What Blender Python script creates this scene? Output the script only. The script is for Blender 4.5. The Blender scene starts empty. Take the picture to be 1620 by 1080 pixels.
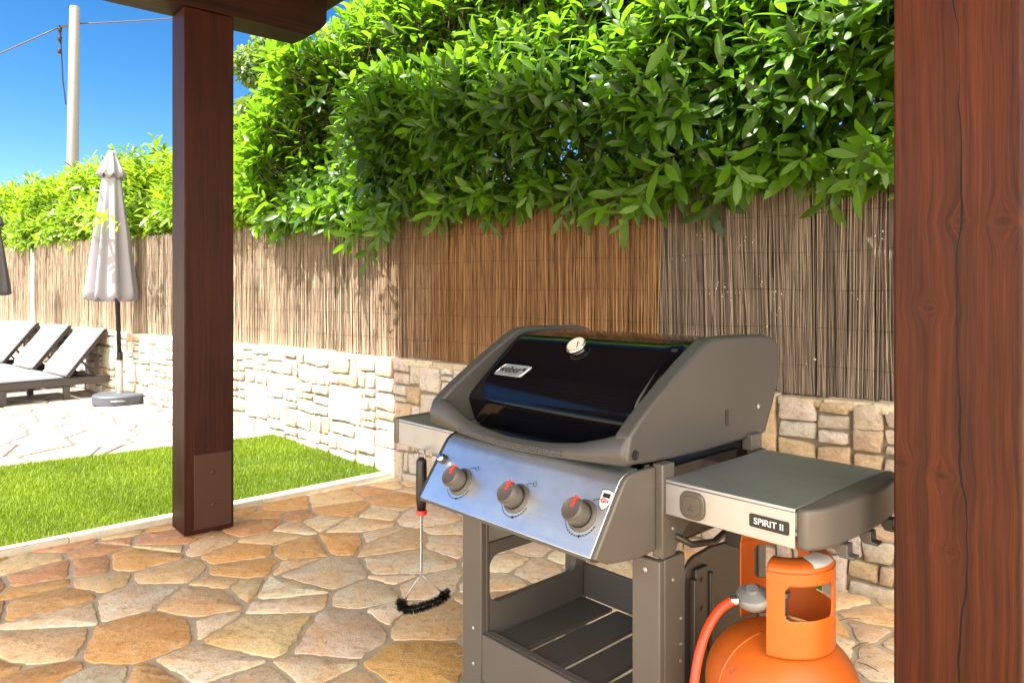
import bpy, bmesh, math, random
import numpy as np
from mathutils import Vector, Matrix
from math import sin, cos, pi, radians, hypot, atan2
random.seed(7); rng = np.random.default_rng(11)
S = bpy.context.scene; COL = S.collection

# ---------------------------------------------------------------- camera, sky, sun, exposure
cam = bpy.data.cameras.new('camera'); camo = bpy.data.objects.new('camera', cam); COL.objects.link(camo)
camo.location = (0, 0, 1.28); camo.rotation_euler = (radians(90), 0, 0)
cam.sensor_width = 36; cam.lens = 25.556; cam.shift_y = -0.0525; cam.clip_start = 0.02; cam.clip_end = 2000
S.camera = camo
SUN_EL = 57; FILL_GLOW = (27, 24, 20, 1); SUNH = Vector((-.80, -.60, 0)).normalized()
w = bpy.data.worlds.new('World'); S.world = w; w.use_nodes = True
nt = w.node_tree; nt.nodes.clear()
sky = nt.nodes.new('ShaderNodeTexSky'); sky.sky_type = 'NISHITA'; sky.sun_disc = False
sky.sun_elevation = radians(SUN_EL); sky.sun_rotation = atan2(SUNH.x, SUNH.y)
sky.air_density = 1.0; sky.dust_density = .35; sky.ozone_density = 2.0; sky.altitude = 300
hs = nt.nodes.new('ShaderNodeHueSaturation'); hs.inputs['Hue'].default_value = .497; hs.inputs['Saturation'].default_value = 1.2; hs.inputs['Value'].default_value = .43
gm = nt.nodes.new('ShaderNodeGamma'); gm.inputs[1].default_value = 1.4
bg = nt.nodes.new('ShaderNodeBackground'); bg.inputs[1].default_value = 0.05
wo = nt.nodes.new('ShaderNodeOutputWorld')
nt.links.new(sky.outputs[0], gm.inputs[0]); nt.links.new(gm.outputs[0], hs.inputs['Color'])
# added fill light: unseen warm glow in the sky behind the camera, brightening the shade
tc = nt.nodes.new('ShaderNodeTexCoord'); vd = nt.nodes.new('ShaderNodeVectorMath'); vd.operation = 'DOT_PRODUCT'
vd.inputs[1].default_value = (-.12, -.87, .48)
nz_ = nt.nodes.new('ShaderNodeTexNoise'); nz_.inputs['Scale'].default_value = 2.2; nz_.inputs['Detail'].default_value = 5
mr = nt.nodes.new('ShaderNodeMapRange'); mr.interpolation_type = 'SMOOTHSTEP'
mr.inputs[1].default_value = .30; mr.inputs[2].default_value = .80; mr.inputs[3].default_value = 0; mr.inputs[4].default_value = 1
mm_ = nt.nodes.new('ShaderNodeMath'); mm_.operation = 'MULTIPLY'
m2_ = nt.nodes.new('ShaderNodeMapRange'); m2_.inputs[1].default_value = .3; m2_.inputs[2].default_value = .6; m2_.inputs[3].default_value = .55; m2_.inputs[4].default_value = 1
mx = nt.nodes.new('ShaderNodeMix'); mx.data_type = 'RGBA'; mx.inputs[7].default_value = FILL_GLOW
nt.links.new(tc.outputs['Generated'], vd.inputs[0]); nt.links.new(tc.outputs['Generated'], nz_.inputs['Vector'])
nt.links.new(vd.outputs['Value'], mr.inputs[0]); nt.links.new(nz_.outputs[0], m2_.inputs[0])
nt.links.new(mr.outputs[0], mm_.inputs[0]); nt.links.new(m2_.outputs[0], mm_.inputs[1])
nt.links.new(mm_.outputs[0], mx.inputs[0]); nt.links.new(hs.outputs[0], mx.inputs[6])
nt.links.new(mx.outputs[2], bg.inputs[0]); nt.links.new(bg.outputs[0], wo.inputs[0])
sl = bpy.data.lights.new('sun', 'SUN'); sl.energy = 3.8; sl.angle = radians(.5); sl.color = (1, .93, .82)
so = bpy.data.objects.new('sun', sl); COL.objects.link(so)
sd = Vector((SUNH.x*cos(radians(SUN_EL)), SUNH.y*cos(radians(SUN_EL)), sin(radians(SUN_EL))))
so.rotation_euler = sd.to_track_quat('Z', 'Y').to_euler(); so.location = sd*20
S.view_settings.view_transform = 'Standard'; S.view_settings.look = 'None'; S.view_settings.gamma = 1
S.view_settings.exposure = 2.4
S.render.engine = 'CYCLES'
S.cycles.max_bounces = 10; S.cycles.diffuse_bounces = 5; S.cycles.transparent_max_bounces = 8

# ---------------------------------------------------------------- materials
class NT:
    """small wrapper to write node trees as expressions"""
    def __init__(s, name):
        s.m = bpy.data.materials.new(name); s.m.use_nodes = True; s.t = s.m.node_tree; s.t.nodes.clear()
        s.out = s.t.nodes.new('ShaderNodeOutputMaterial'); s.co = s.t.nodes.new('ShaderNodeTexCoord')
        s.obj = s.co.outputs['Object']
    def link(s, a, inp):
        if isinstance(a, bpy.types.NodeSocket): s.t.links.new(a, inp)
        else:
            try: inp.default_value = a
            except Exception: inp.default_value = tuple(a)+(1,)
    def math(s, op, a, b=0, c=None):
        n = s.t.nodes.new('ShaderNodeMath'); n.operation = op
        s.link(a, n.inputs[0]); s.link(b, n.inputs[1])
        if c is not None: s.link(c, n.inputs[2])
        return n.outputs[0]
    def mapv(s, v, scale=(1,1,1), loc=(0,0,0), rot=(0,0,0)):
        n = s.t.nodes.new('ShaderNodeMapping'); s.link(v, n.inputs[0])
        n.inputs[1].default_value = loc; n.inputs[2].default_value = rot; n.inputs[3].default_value = scale
        return n.outputs[0]
    def sep(s, v):
        n = s.t.nodes.new('ShaderNodeSeparateXYZ'); s.link(v, n.inputs[0]); return n.outputs
    def comb(s, x, y, z):
        n = s.t.nodes.new('ShaderNodeCombineXYZ'); s.link(x, n.inputs[0]); s.link(y, n.inputs[1]); s.link(z, n.inputs[2]); return n.outputs[0]
    def noise(s, v, scale, detail=4, rough=.55, dist=0, dim='3D'):
        n = s.t.nodes.new('ShaderNodeTexNoise'); n.noise_dimensions = dim; s.link(v, n.inputs['Vector'])
        n.inputs['Scale'].default_value = scale; n.inputs['Detail'].default_value = detail
        n.inputs['Roughness'].default_value = rough; n.inputs['Distortion'].default_value = dist
        return n.outputs[0]
    def vor(s, v, scale, feature='F1', out='Distance'):
        n = s.t.nodes.new('ShaderNodeTexVoronoi'); n.feature = feature; s.link(v, n.inputs['Vector'])
        n.inputs['Scale'].default_value = scale; return n.outputs[out]
    def ramp(s, f, stops, interp='LINEAR'):
        n = s.t.nodes.new('ShaderNodeValToRGB'); s.link(f, n.inputs[0]); e = n.color_ramp; e.interpolation = interp
        while len(e.elements) < len(stops): e.elements.new(.5)
        for el, (p, c) in zip(e.elements, stops):
            el.position = p; el.color = (c if hasattr(c, '__len__') else (c, c, c)) + ((1,) if not hasattr(c, '__len__') or len(c) == 3 else ())
        return n.outputs[0]
    def rng(s, f, a, b, c, d):
        n = s.t.nodes.new('ShaderNodeMapRange'); s.link(f, n.inputs[0])
        for i, v in enumerate((a, b, c, d)): n.inputs[i+1].default_value = v
        return n.outputs[0]
    def mix(s, f, a, b, mode='MIX'):
        n = s.t.nodes.new('ShaderNodeMix'); n.data_type = 'RGBA'; n.blend_type = mode
        s.link(f, n.inputs[0]); s.link(a, n.inputs[6]); s.link(b, n.inputs[7]); return n.outputs[2]
    def attr(s, name, out='Color'):
        n = s.t.nodes.new('ShaderNodeAttribute'); n.attribute_name = name; return n.outputs[out]
    def bump(s, h, strength=.3, dist=.01, normal=None):
        n = s.t.nodes.new('ShaderNodeBump'); n.inputs['Strength'].default_value = strength; n.inputs['Distance'].default_value = dist
        s.link(h, n.inputs['Height'])
        if normal is not None: s.link(normal, n.inputs['Normal'])
        return n.outputs[0]
    def pbr(s, color, rough=.5, metal=0, normal=None, spec=.5, aniso=0, coat=0, sheen=0):
        n = s.t.nodes.new('ShaderNodeBsdfPrincipled'); s.link(color, n.inputs['Base Color'])
        s.link(rough, n.inputs['Roughness']); s.link(metal, n.inputs['Metallic']); s.link(spec, n.inputs['Specular IOR Level'])
        n.inputs['Anisotropic'].default_value = aniso; n.inputs['Coat Weight'].default_value = coat; n.inputs['Coat Roughness'].default_value = .05
        n.inputs['Sheen Weight'].default_value = sheen
        if normal is not None: s.link(normal, n.inputs['Normal'])
        return n.outputs[0]
    def done(s, sh): s.t.links.new(sh, s.out.inputs[0]); return s.m

def m_paint(name, col, rough=.45, metal=0, var=.12, bump=.02, spec=.5, scale=60):
    n = NT(name); f = n.noise(n.obj, 6, 5); g = n.noise(n.obj, scale, 3)
    c = n.mix(n.math('MULTIPLY', f, var*2), col, tuple(x*.6 for x in col))
    r = n.math('ADD', rough-.08, n.math('MULTIPLY', f, .16))
    return n.done(n.pbr(c, r, metal, n.bump(g, bump, .002), spec))

def m_wood(name, axis='Z', base=(.05,.014,.006), light=(.16,.045,.015), knots=(), crack=None, rough=.42):
    n = NT(name); x, y, z = n.sep(n.obj)
    if axis == 'X': L, a, b = x, y, z
    else: L, a, b = z, x, y
    across = n.math('ADD', a, b)
    # meander + knots push the grain sideways
    wob = n.noise(n.comb(n.math('MULTIPLY', L, 1.6), 0, n.math('MULTIPLY', across, 2.0)), 1.5, 2)
    g = n.math('ADD', across, n.math('MULTIPLY', n.math('SUBTRACT', wob, .5), .03))
    kd = None
    for (k0, kz, r) in knots:
        dx = n.math('SUBTRACT', across, k0); dz = n.math('SUBTRACT', L, kz)
        q = n.math('ADD', n.math('POWER', n.math('DIVIDE', dx, r*1.5), 2), n.math('POWER', n.math('DIVIDE', dz, r*.8), 2))
        e = n.math('POWER', 2.718, n.math('MULTIPLY', q, -.35))
        g = n.math('ADD', g, n.math('MULTIPLY', e, n.math('MULTIPLY', n.math('SIGN', dx), -r*.8)))
        c = n.math('POWER', 2.718, n.math('MULTIPLY', q, -1.6))
        kd = c if kd is None else n.math('MAXIMUM', kd, c)
    gv = n.comb(n.math('MULTIPLY', g, 70), n.math('MULTIPLY', b, 6), n.math('MULTIPLY', L, 1.3))
    gr = n.noise(gv, 1.0, 5, .6); fine = n.noise(n.comb(n.math('MULTIPLY', g, 420), n.math('MULTIPLY', b, 40), n.math('MULTIPLY', L, 8)), 1, 3)
    big = n.noise(n.comb(n.math('MULTIPLY', across, 5), b, n.math('MULTIPLY', L, .9)), 2.2, 3)
    f = n.math('ADD', n.math('MULTIPLY', gr, .75), n.math('MULTIPLY', big, .45))
    c = n.ramp(f, [(.44, base), (.6, tuple((p+q)/2 for p, q in zip(base, light))), (.76, light)])
    c = n.mix(n.rng(fine, .45, .72, 0, .35), c, tuple(v*.45 for v in base))
    h = n.math('ADD', n.math('MULTIPLY', gr, .5), n.math('MULTIPLY', fine, .5))
    if kd is not None:
        ring = n.math('SINE', n.math('MULTIPLY', kd, 8))
        kc = n.mix(n.rng(ring, -1, 1, .2, .75), tuple(v*.9 for v in light), tuple(v*.5 for v in base))
        c = n.mix(n.rng(kd, .15, .7, 0, .7), c, kc)
        h = n.math('SUBTRACT', h, n.math('MULTIPLY', kd, .5))
    if crack:
        c0, wd = crack
        cx_ = n.math('ADD', c0, n.math('MULTIPLY', n.math('SUBTRACT', n.noise(n.comb(0, 0, n.math('MULTIPLY', L, 1.4)), 1.3, 4), .5), .11))
        wv = n.math('MULTIPLY', n.rng(n.noise(n.comb(3, 0, n.math('MULTIPLY', L, 2.5)), 1.5, 2), .38, .6, 0, 1), wd)
        d = n.math('ABSOLUTE', n.math('SUBTRACT', across, cx_))
        ck = n.math('LESS_THAN', d, wv)
        c = n.mix(ck, c, (.004, .002, .0015)); h = n.math('SUBTRACT', h, n.math('MULTIPLY', ck, 1.5))
    r = n.rng(fine, .3, .7, rough+.02, rough+.2)
    return n.done(n.pbr(c, r, 0, n.bump(h, .35, .004), .22))

def m_stone(name, mul=1.0, ochre=.5, bumps=.5, bd=.012):
    n = NT(name); a = n.attr('tint')
    n1 = n.noise(n.obj, 5, 6, .65, .6); n2 = n.noise(n.obj, 28, 6, .7); n3 = n.noise(n.obj, 140, 3, .6)
    st = n.noise(n.mapv(n.obj, (3, 6, 9), rot=(0, 0, .7)), 1.6, 8, .72, 2.2)
    n0 = n.noise(n.obj, 13, 6, .7, 1.2)
    c = n.mix(n.rng(n.math('ADD', n.math('MULTIPLY', n1, .6), n.math('MULTIPLY', n0, .4)), .44, .60, 0, ochre), a, (.62*mul, .31*mul, .09*mul))
    c = n.mix(n.rng(st, .5, .75, 0, .55), c, (.78*mul, .66*mul, .5*mul))
    c = n.mix(n.rng(n2, .52, .68, 0, .55), c, (.2*mul, .11*mul, .06*mul))
    c = n.mix(n.rng(n3, .3, .7, 0, .28), c, (.12, .09, .07))
    h = n.math('ADD', n.math('MULTIPLY', n2, .7), n.math('ADD', n.math('MULTIPLY', n3, .15), n.math('MULTIPLY', n1, .8)))
    return n.done(n.pbr(c, n.rng(n2, .3, .7, .6, .85), 0, n.bump(h, bumps, bd), .3))

def m_mortar(name, col):
    n = NT(name); f = n.noise(n.obj, 9, 6, .7); g = n.noise(n.obj, 90, 4, .7)
    c = n.mix(n.rng(f, .35, .7, 0, .7), col, tuple(v*.6 for v in col))
    return n.done(n.pbr(c, .9, 0, n.bump(n.math('ADD', f, n.math('MULTIPLY', g, .5)), .6, .01), .2))

def m_reed(name, dark, light, tone, lit_tones=None):
    n = NT(name); a = n.attr('tint', 'Fac'); x, y, z = n.sep(n.obj)
    st = n.noise(n.comb(n.math('MULTIPLY', x, 160), 0, n.math('MULTIPLY', z, 5)), 1, 4, .6)
    pt = n.noise(n.comb(x, 0, n.math('MULTIPLY', z, .8)), 2.2, 4, .6)
    c = n.mix(a, dark, light); c = n.mix(n.rng(pt, .4, .65, 0, .6), c, tone)
    if lit_tones: c = n.mix(n.rng(n.math('ADD', x, n.math('MULTIPLY', pt, .5)), .25, 1.0, 1, 0), c, n.mix(a, lit_tones[0], lit_tones[1]))  # paler towards the left end: sunlight put into the reed colour
    c = n.mix(n.rng(st, .5, .75, 0, .6), c, tuple(v*.35 for v in dark))
    return n.done(n.pbr(c, .75, 0, n.bump(st, .4, .003), .25))

def m_leaf(name, dark, light, trans, tf=.38, rough=.34):
    n = NT(name); a = n.attr('tint', 'Fac')
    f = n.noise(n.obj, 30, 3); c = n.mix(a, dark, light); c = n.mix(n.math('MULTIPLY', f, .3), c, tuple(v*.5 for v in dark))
    t = n.t.nodes.new('ShaderNodeBsdfTranslucent'); n.link(n.mix(a, tuple(v*.55 for v in trans), trans), t.inputs[0])
    mx = n.t.nodes.new('ShaderNodeMixShader'); mx.inputs[0].default_value = tf
    n.t.links.new(n.pbr(c, rough, 0, None, .5), mx.inputs[1]); n.t.links.new(t.outputs[0], mx.inputs[2])
    return n.done(mx.outputs[0])

def m_steel(name, col=(.62,.63,.65), rough=.3, axis=0):
    n = NT(name); sc = [(3, 220, 220), (220, 3, 220), (220, 220, 3)][axis]
    b = n.noise(n.mapv(n.obj, sc), 1, 3, .6); f = n.noise(n.obj, 5, 5, .65, .5); sm = n.noise(n.obj, 18, 5, .7)
    r = n.math('ADD', n.rng(f, .3, .7, rough-.02, rough+.06), n.math('MULTIPLY', b, .08))
    c = n.mix(n.rng(sm, .5, .75, 0, .3), col, tuple(v*.62 for v in col))
    return n.done(n.pbr(c, r, 1, n.bump(b, .06, .0006), .5))

def m_cloth(name, col, rough=.85, crease=8):
    n = NT(name); f = n.noise(n.obj, crease, 5); g = n.noise(n.obj, 400, 2)
    c = n.mix(n.rng(f, .35, .7, 0, .25), col, tuple(v*.72 for v in col))
    return n.done(n.pbr(c, rough, 0, n.bump(n.math('ADD', f, n.math('MULTIPLY', g, .3)), .25, .01), .2, sheen=.2))

M = {}
M['taupe'] = m_paint('taupe_paint', (.108,.098,.087), .46, .15, .3)
M['taupe_cast'] = m_paint('taupe_casting', (.070,.067,.065), .44, .2, bump=.05, scale=300)
M['knob'] = m_paint('taupe_plastic', (.075,.066,.056), .40)
M['darkbrown'] = m_paint('dark_brown_enamel', (.035,.028,.023), .4, .1)
M['slat'] = m_paint('dark_bronze_enamel', (.085,.08,.078), .33, .2)
M['blackplastic'] = m_paint('black_plastic', (.012,.012,.013), .4)
M['red'] = m_paint('red_plastic', (.7,.03,.02), .4)
M['white'] = m_paint('white_plastic', (.75,.75,.73), .5)
n = NT('black_enamel'); dust = n.math('MULTIPLY', n.rng(n.vor(n.obj, 260), .0, .12, 1, 0), n.rng(n.noise(n.obj, 9, 3), .5, .62, 0, 1))
M['enamel'] = n.done(n.pbr(n.mix(n.math('MULTIPLY', dust, .25), (.0035,.0035,.005), (.2,.2,.2)), n.rng(n.noise(n.obj, 5, 4), .35, .7, .05, .12), 0, n.bump(n.noise(n.obj, 3, 2), .03, .01), .32))
M['steel'] = m_steel('brushed_steel', (.47,.48,.50), .44, 0)
M['fascia'] = m_steel('brushed_panel_steel', (.78,.85,.90), .33, 0)
M['chrome'] = m_paint('chrome', (.75,.75,.75), .15, 1, .05, 0)
M['zinc'] = m_paint('zinc', (.42,.43,.43), .38, .9)
M['plate'] = m_paint('satin_plate', (.42,.43,.45), .4, .6)
M['castgrey'] = m_paint('cast_alloy', (.22,.23,.23), .45, .4)
M['dial'] = m_paint('dial_face', (.6,.58,.5), .4)
n = NT('orange_enamel'); f = n.noise(n.obj, 7, 5, .6); sc_ = n.noise(n.mapv(n.obj, (40, 40, 10)), 1, 4, .7)
c = n.mix(n.rng(f, .35, .7, 0, .5), (.50,.105,.008), (.36,.07,.006)); c = n.mix(n.rng(sc_, .64, .68, 0, .75), c, (.10,.05,.03))
M['orange'] = n.done(n.pbr(c, n.rng(f, .3, .7, .38, .52), 0, n.bump(n.noise(n.obj, 60, 3), .06, .003), .5))
M['hose'] = m_paint('orange_hose', (.55,.045,.008), .36)
M['green'] = m_paint('green_plastic', (.03,.28,.02), .5)
M['copper'] = m_paint('rust_plate', (.05,.016,.007), .55, 0)
M['bracket'] = m_paint('dark_steel', (.02,.02,.02), .5, .6)
M['wood'] = m_wood('stained_wood', 'Z', (.017,.0038,.0022), (.048,.0098,.004), [(-.08,1.9,.012),(.02,1.1,.014),(.05,2.3,.01)])
M['wood_near'] = m_wood('stained_wood_near', 'Z', (.018,.0042,.0014), (.075,.0155,.0028),
    [(-.12,1.405,.020),(-.19,1.40,.026),(-.064,1.24,.018),(-.088,.92,.020),(-.014,.93,.024),(-.104,.775,.013)], (-.118,.0022))
M['wood_x'] = m_wood('stained_wood_beam', 'X', (.012,.004,.0025), (.04,.014,.007))
M['wood_roof'] = m_wood('roof_boards', 'X', (.03,.012,.007), (.09,.035,.018))
M['tile'] = m_paint('roof_tile', (.3,.12,.07), .8)
M['flag'] = m_stone('patio_flagstone', 1.18, .6, .8)
M['flag_pale'] = m_stone('terrace_flagstone', 1.0, .1, .4)
M['rubble'] = m_stone('limestone_rubble', 1.0, .25, .8, .02)
M['grout'] = m_mortar('patio_grout', (.50,.41,.31))
M['grout_pale'] = m_mortar('terrace_grout', (.13,.12,.105))
M['mortar'] = m_mortar('wall_mortar', (.26,.22,.17))
M['kerb'] = m_mortar('kerb_stone', (.62,.56,.46))
M['earth'] = m_mortar('dry_ground', (.62,.50,.36))
M['soil'] = m_mortar('lawn_soil', (.06,.075,.02))
M['reed_grey'] = m_reed('weathered_reed', (.05,.037,.027), (.42,.34,.265), (.19,.145,.11))
M['reed_pale'] = m_reed('pale_reed', (.08,.06,.042), (.52,.41,.31), (.27,.205,.15))
M['reed_brown'] = m_reed('brown_reed', (.075,.035,.014), (.46,.27,.13), (.24,.13,.06), ((.08,.06,.045), (.47,.37,.28)))
M['leaf'] = m_leaf('laurel_leaf', (.006,.034,.004), (.12,.27,.014), (.30,.62,.02), .42, .38)  # dark end deepened to hold the shade between the leaves
M['leaf_bright'] = m_leaf('sunlit_laurel_leaf', (.035,.12,.008), (.19,.31,.015), (.42,.66,.02), .4, .4)  # paler copy of the laurel leaf, sunlight put into its colour
M['leaf_tree'] = m_leaf('tree_leaf', (.02,.07,.012), (.13,.21,.025), (.28,.45,.03), .35, .5)
M['grassblade'] = m_leaf('grass_blade', (.07,.15,.007), (.27,.37,.018), (.30,.48,.01), .3, .5)
M['bark'] = m_paint('bark', (.07,.05,.03), .9)
M['fabric_white'] = m_cloth('pale_canopy_fabric', (.24,.235,.275))
M['fabric_grey'] = m_cloth('dark_canopy_fabric', (.07,.068,.072))
M['cushion'] = m_cloth('cushion_fabric', (.16,.17,.20), crease=4)
M['rattan'] = m_paint('brown_resin', (.04,.028,.025), .55, 0, .2, .15)
M['rattan_grey'] = m_paint('grey_resin', (.045,.04,.04), .55, 0, .2, .15)
M['concrete'] = m_paint('pole_concrete', (.20,.20,.195), .8)
M['cable'] = m_paint('cable_black', (.03,.03,.035), .5)
M['base_grey'] = m_paint('base_resin', (.055,.065,.085), .6)
M['label'] = m_paint('label_paper', (.6,.58,.56), .6)
M['black_ink'] = m_paint('black_ink', (.01,.01,.012), .5)
M['ink_red'] = m_paint('ink_red', (.6,.03,.05), .5)
M['ink_white'] = m_paint('ink_white', (.75,.75,.75), .5)

# ---------------------------------------------------------------- mesh helpers
class MB:
    def __init__(s): s.v = []; s.f = []
    def add(s, vs, fs, m=None):
        o = len(s.v)
        s.v += [tuple(m @ Vector(p)) if m is not None else tuple(p) for p in vs]
        s.f += [[i+o for i in f] for f in fs]; return s
    def box(s, x0, x1, y0, y1, z0, z1, m=None):
        v = [(x, y, z) for z in (z0, z1) for y in (y0, y1) for x in (x0, x1)]
        return s.add(v, [(0,2,3,1),(4,5,7,6),(0,1,5,4),(2,6,7,3),(0,4,6,2),(1,3,7,5)], m)
    def prism(s, poly, a, b, plane='yz', m=None):
        def P(p, h):
            return {'yz': (h, p[0], p[1]), 'xz': (p[0], h, p[1]), 'xy': (p[0], p[1], h)}[plane]
        k = len(poly); v = [P(p, a) for p in poly]+[P(p, b) for p in poly]
        f = [list(range(k)), list(range(2*k-1, k-1, -1))]+[(i, i+k, (i+1) % k+k, (i+1) % k) for i in range(k)]
        return s.add(v, f, m)
    def lathe(s, prof, seg=32, m=None, cap=True, a0=0, a1=2*pi):
        full = abs(a1-a0-2*pi) < 1e-6; n_ = seg if full else seg+1
        v = []; f = []
        for r, z in prof:
            for i in range(n_):
                a = a0+(a1-a0)*i/seg; v.append((r*cos(a), r*sin(a), z))
        for j in range(len(prof)-1):
            for i in range(seg):
                i2 = (i+1) % n_; f.append((j*n_+i, j*n_+i2, (j+1)*n_+i2, (j+1)*n_+i))
        if cap and full:
            f.append(list(range(n_))[::-1]); f.append([(len(prof)-1)*n_+i for i in range(n_)])
        return s.add(v, f, m)
    def tube(s, pts, r, seg=8, m=None, caps=True):
        pts = [Vector(p) for p in pts]; n_ = len(pts); rs = r if hasattr(r, '__len__') else [r]*n_
        v = []; f = []; prev = None
        for i, p in enumerate(pts):
            d = (pts[min(i+1, n_-1)]-pts[max(i-1, 0)]).normalized()
            if prev is None: a = d.cross(Vector((0, 0, 1)) if abs(d.z) < .9 else Vector((1, 0, 0))).normalized()
            else: a = (prev-d*prev.dot(d)).normalized()
            prev = a; b = d.cross(a)
            for k in range(seg):
                t = 2*pi*k/seg; v.append(p+(a*cos(t)+b*sin(t))*rs[i])
        for i in range(n_-1):
            for k in range(seg):
                k2 = (k+1) % seg; f.append((i*seg+k, i*seg+k2, (i+1)*seg+k2, (i+1)*seg+k))
        if caps: f.append(list(range(seg))[::-1]); f.append([(n_-1)*seg+k for k in range(seg)])
        return s.add(v, f, m)
    def build(s, name, mat, parent=None, smooth=False, bevel=0, seg=2, loc=None):
        me = bpy.data.meshes.new(name); me.from_pydata(s.v, [], s.f); me.update()
        bm = bmesh.new(); bm.from_mesh(me); bmesh.ops.recalc_face_normals(bm, faces=bm.faces); bm.to_mesh(me); bm.free()
        if smooth:
            me.polygons.foreach_set('use_smooth', [True]*len(me.polygons))
        o = bpy.data.objects.new(name, me); COL.objects.link(o); me.materials.append(mat)
        if parent is not None: o.parent = parent
        if loc is not None: o.location = loc
        if bevel:
            b = o.modifiers.new('bevel', 'BEVEL'); b.width = bevel; b.segments = seg; b.limit_method = 'ANGLE'; b.angle_limit = radians(35)
            b.harden_normals = False
        if smooth == 'auto' or bevel:
            me.polygons.foreach_set('use_smooth', [True]*len(me.polygons))
            try: me.set_sharp_from_angle(angle=radians(38))
            except Exception: pass
        return o

def raw(name, V, loops, sizes, mat, parent=None, tint=None, tcol=None, smooth=False):
    """mesh straight from numpy arrays"""
    me = bpy.data.meshes.new(name); me.vertices.add(len(V)); me.vertices.foreach_set('co', V.astype(np.float32).ravel())
    me.loops.add(len(loops)); me.loops.foreach_set('vertex_index', loops.astype(np.int32))
    st = np.concatenate([[0], np.cumsum(sizes)[:-1]]).astype(np.int32)
    me.polygons.add(len(sizes)); me.polygons.foreach_set('loop_start', st); me.polygons.foreach_set('loop_total', np.asarray(sizes, np.int32))
    if smooth: me.polygons.foreach_set('use_smooth', np.ones(len(sizes), bool))
    if tint is not None:
        a = me.attributes.new('tint', 'FLOAT', 'POINT'); a.data.foreach_set('value', tint.astype(np.float32))
    me.update(calc_edges=True); me.validate()
    me.materials.append(mat); o = bpy.data.objects.new(name, me); COL.objects.link(o)
    if parent is not None: o.parent = parent
    return o

def tag(o, label=None, cat=None, group=None, kind=None):
    if label: o['label'] = label
    if cat: o['category'] = cat
    if group: o['group'] = group
    if kind: o['kind'] = kind
    return o
def empty(name, label, cat, loc=(0,0,0), rz=0, group=None):
    o = bpy.data.objects.new(name, None); COL.objects.link(o); o.location = loc; o.rotation_euler = (0, 0, rz); o.empty_display_size = .1
    return tag(o, label, cat, group)
def copy_tree(o, parent=None):
    c = o.copy(); COL.objects.link(c); c.parent = parent
    for ch in list(o.children): copy_tree(ch, c)
    return c
def text(name, s_, size, mat, parent, loc, rot, extrude=.0004, align='CENTER', sx=1, bold=0):
    cu = bpy.data.curves.new(name, 'FONT'); cu.body = s_; cu.size = size; cu.extrude = extrude; cu.align_x = align; cu.align_y = 'CENTER'; cu.offset = bold
    t = bpy.data.objects.new(name, cu); COL.objects.link(t); dg = bpy.context.evaluated_depsgraph_get(); dg.update()
    me = bpy.data.meshes.new_from_object(t.evaluated_get(dg)); bpy.data.objects.remove(t)
    o = bpy.data.objects.new(name, me); COL.objects.link(o); me.materials.clear(); me.materials.append(mat)
    o.parent = parent; o.location = loc; o.rotation_euler = rot; o.scale = (sx, 1, 1); return o
def xf(loc, rot=(0,0,0)):
    from mathutils import Euler
    return Matrix.Translation(loc) @ Euler(rot).to_matrix().to_4x4()

# ---------------------------------------------------------------- site layout (metres; world z up)
CJ = np.array([-.74, 4.99])                    # where the kerb meets the wall
WD = np.array([.765, -.644]); WN = np.array([-.644, -.765])   # along the wall to the right; wall normal to the patio
KD = np.array([.739, .673])                    # kerb direction
TD = np.array([.817, .577]); T0 = np.array([-1.82, 5.90])
def wp(t, off=0): return CJ+WD*t+WN*off

# ground sheet
MB().add([(-300,-300,-.03),(300,-300,-.03),(300,300,-.03),(-300,300,-.03)], [(0,1,2,3)]).build('ground', M['earth']); tag(bpy.data.objects['ground'], kind='structure')

# polygon helpers for flagstones
def clip(poly, nx, ny, d):
    out = []
    for i in range(len(poly)):
        a = poly[i]; b = poly[(i+1) % len(poly)]; da = a[0]*nx+a[1]*ny-d; db = b[0]*nx+b[1]*ny-d
        if da <= 0: out.append(a)
        if (da < 0) != (db < 0) and da != db:
            t = da/(da-db); out.append((a[0]+(b[0]-a[0])*t, a[1]+(b[1]-a[1])*t))
    return out
def area(p): return .5*sum(p[i][0]*p[(i+1) % len(p)][1]-p[(i+1) % len(p)][0]*p[i][1] for i in range(len(p)))
def nz(x, y, k=0): return (sin(x*37.1+k)*cos(y*41.7-k*1.3)+.6*sin(x*91+y*73+k*2.1)+.4*sin(x*160-y*171+k))*.5

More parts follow.
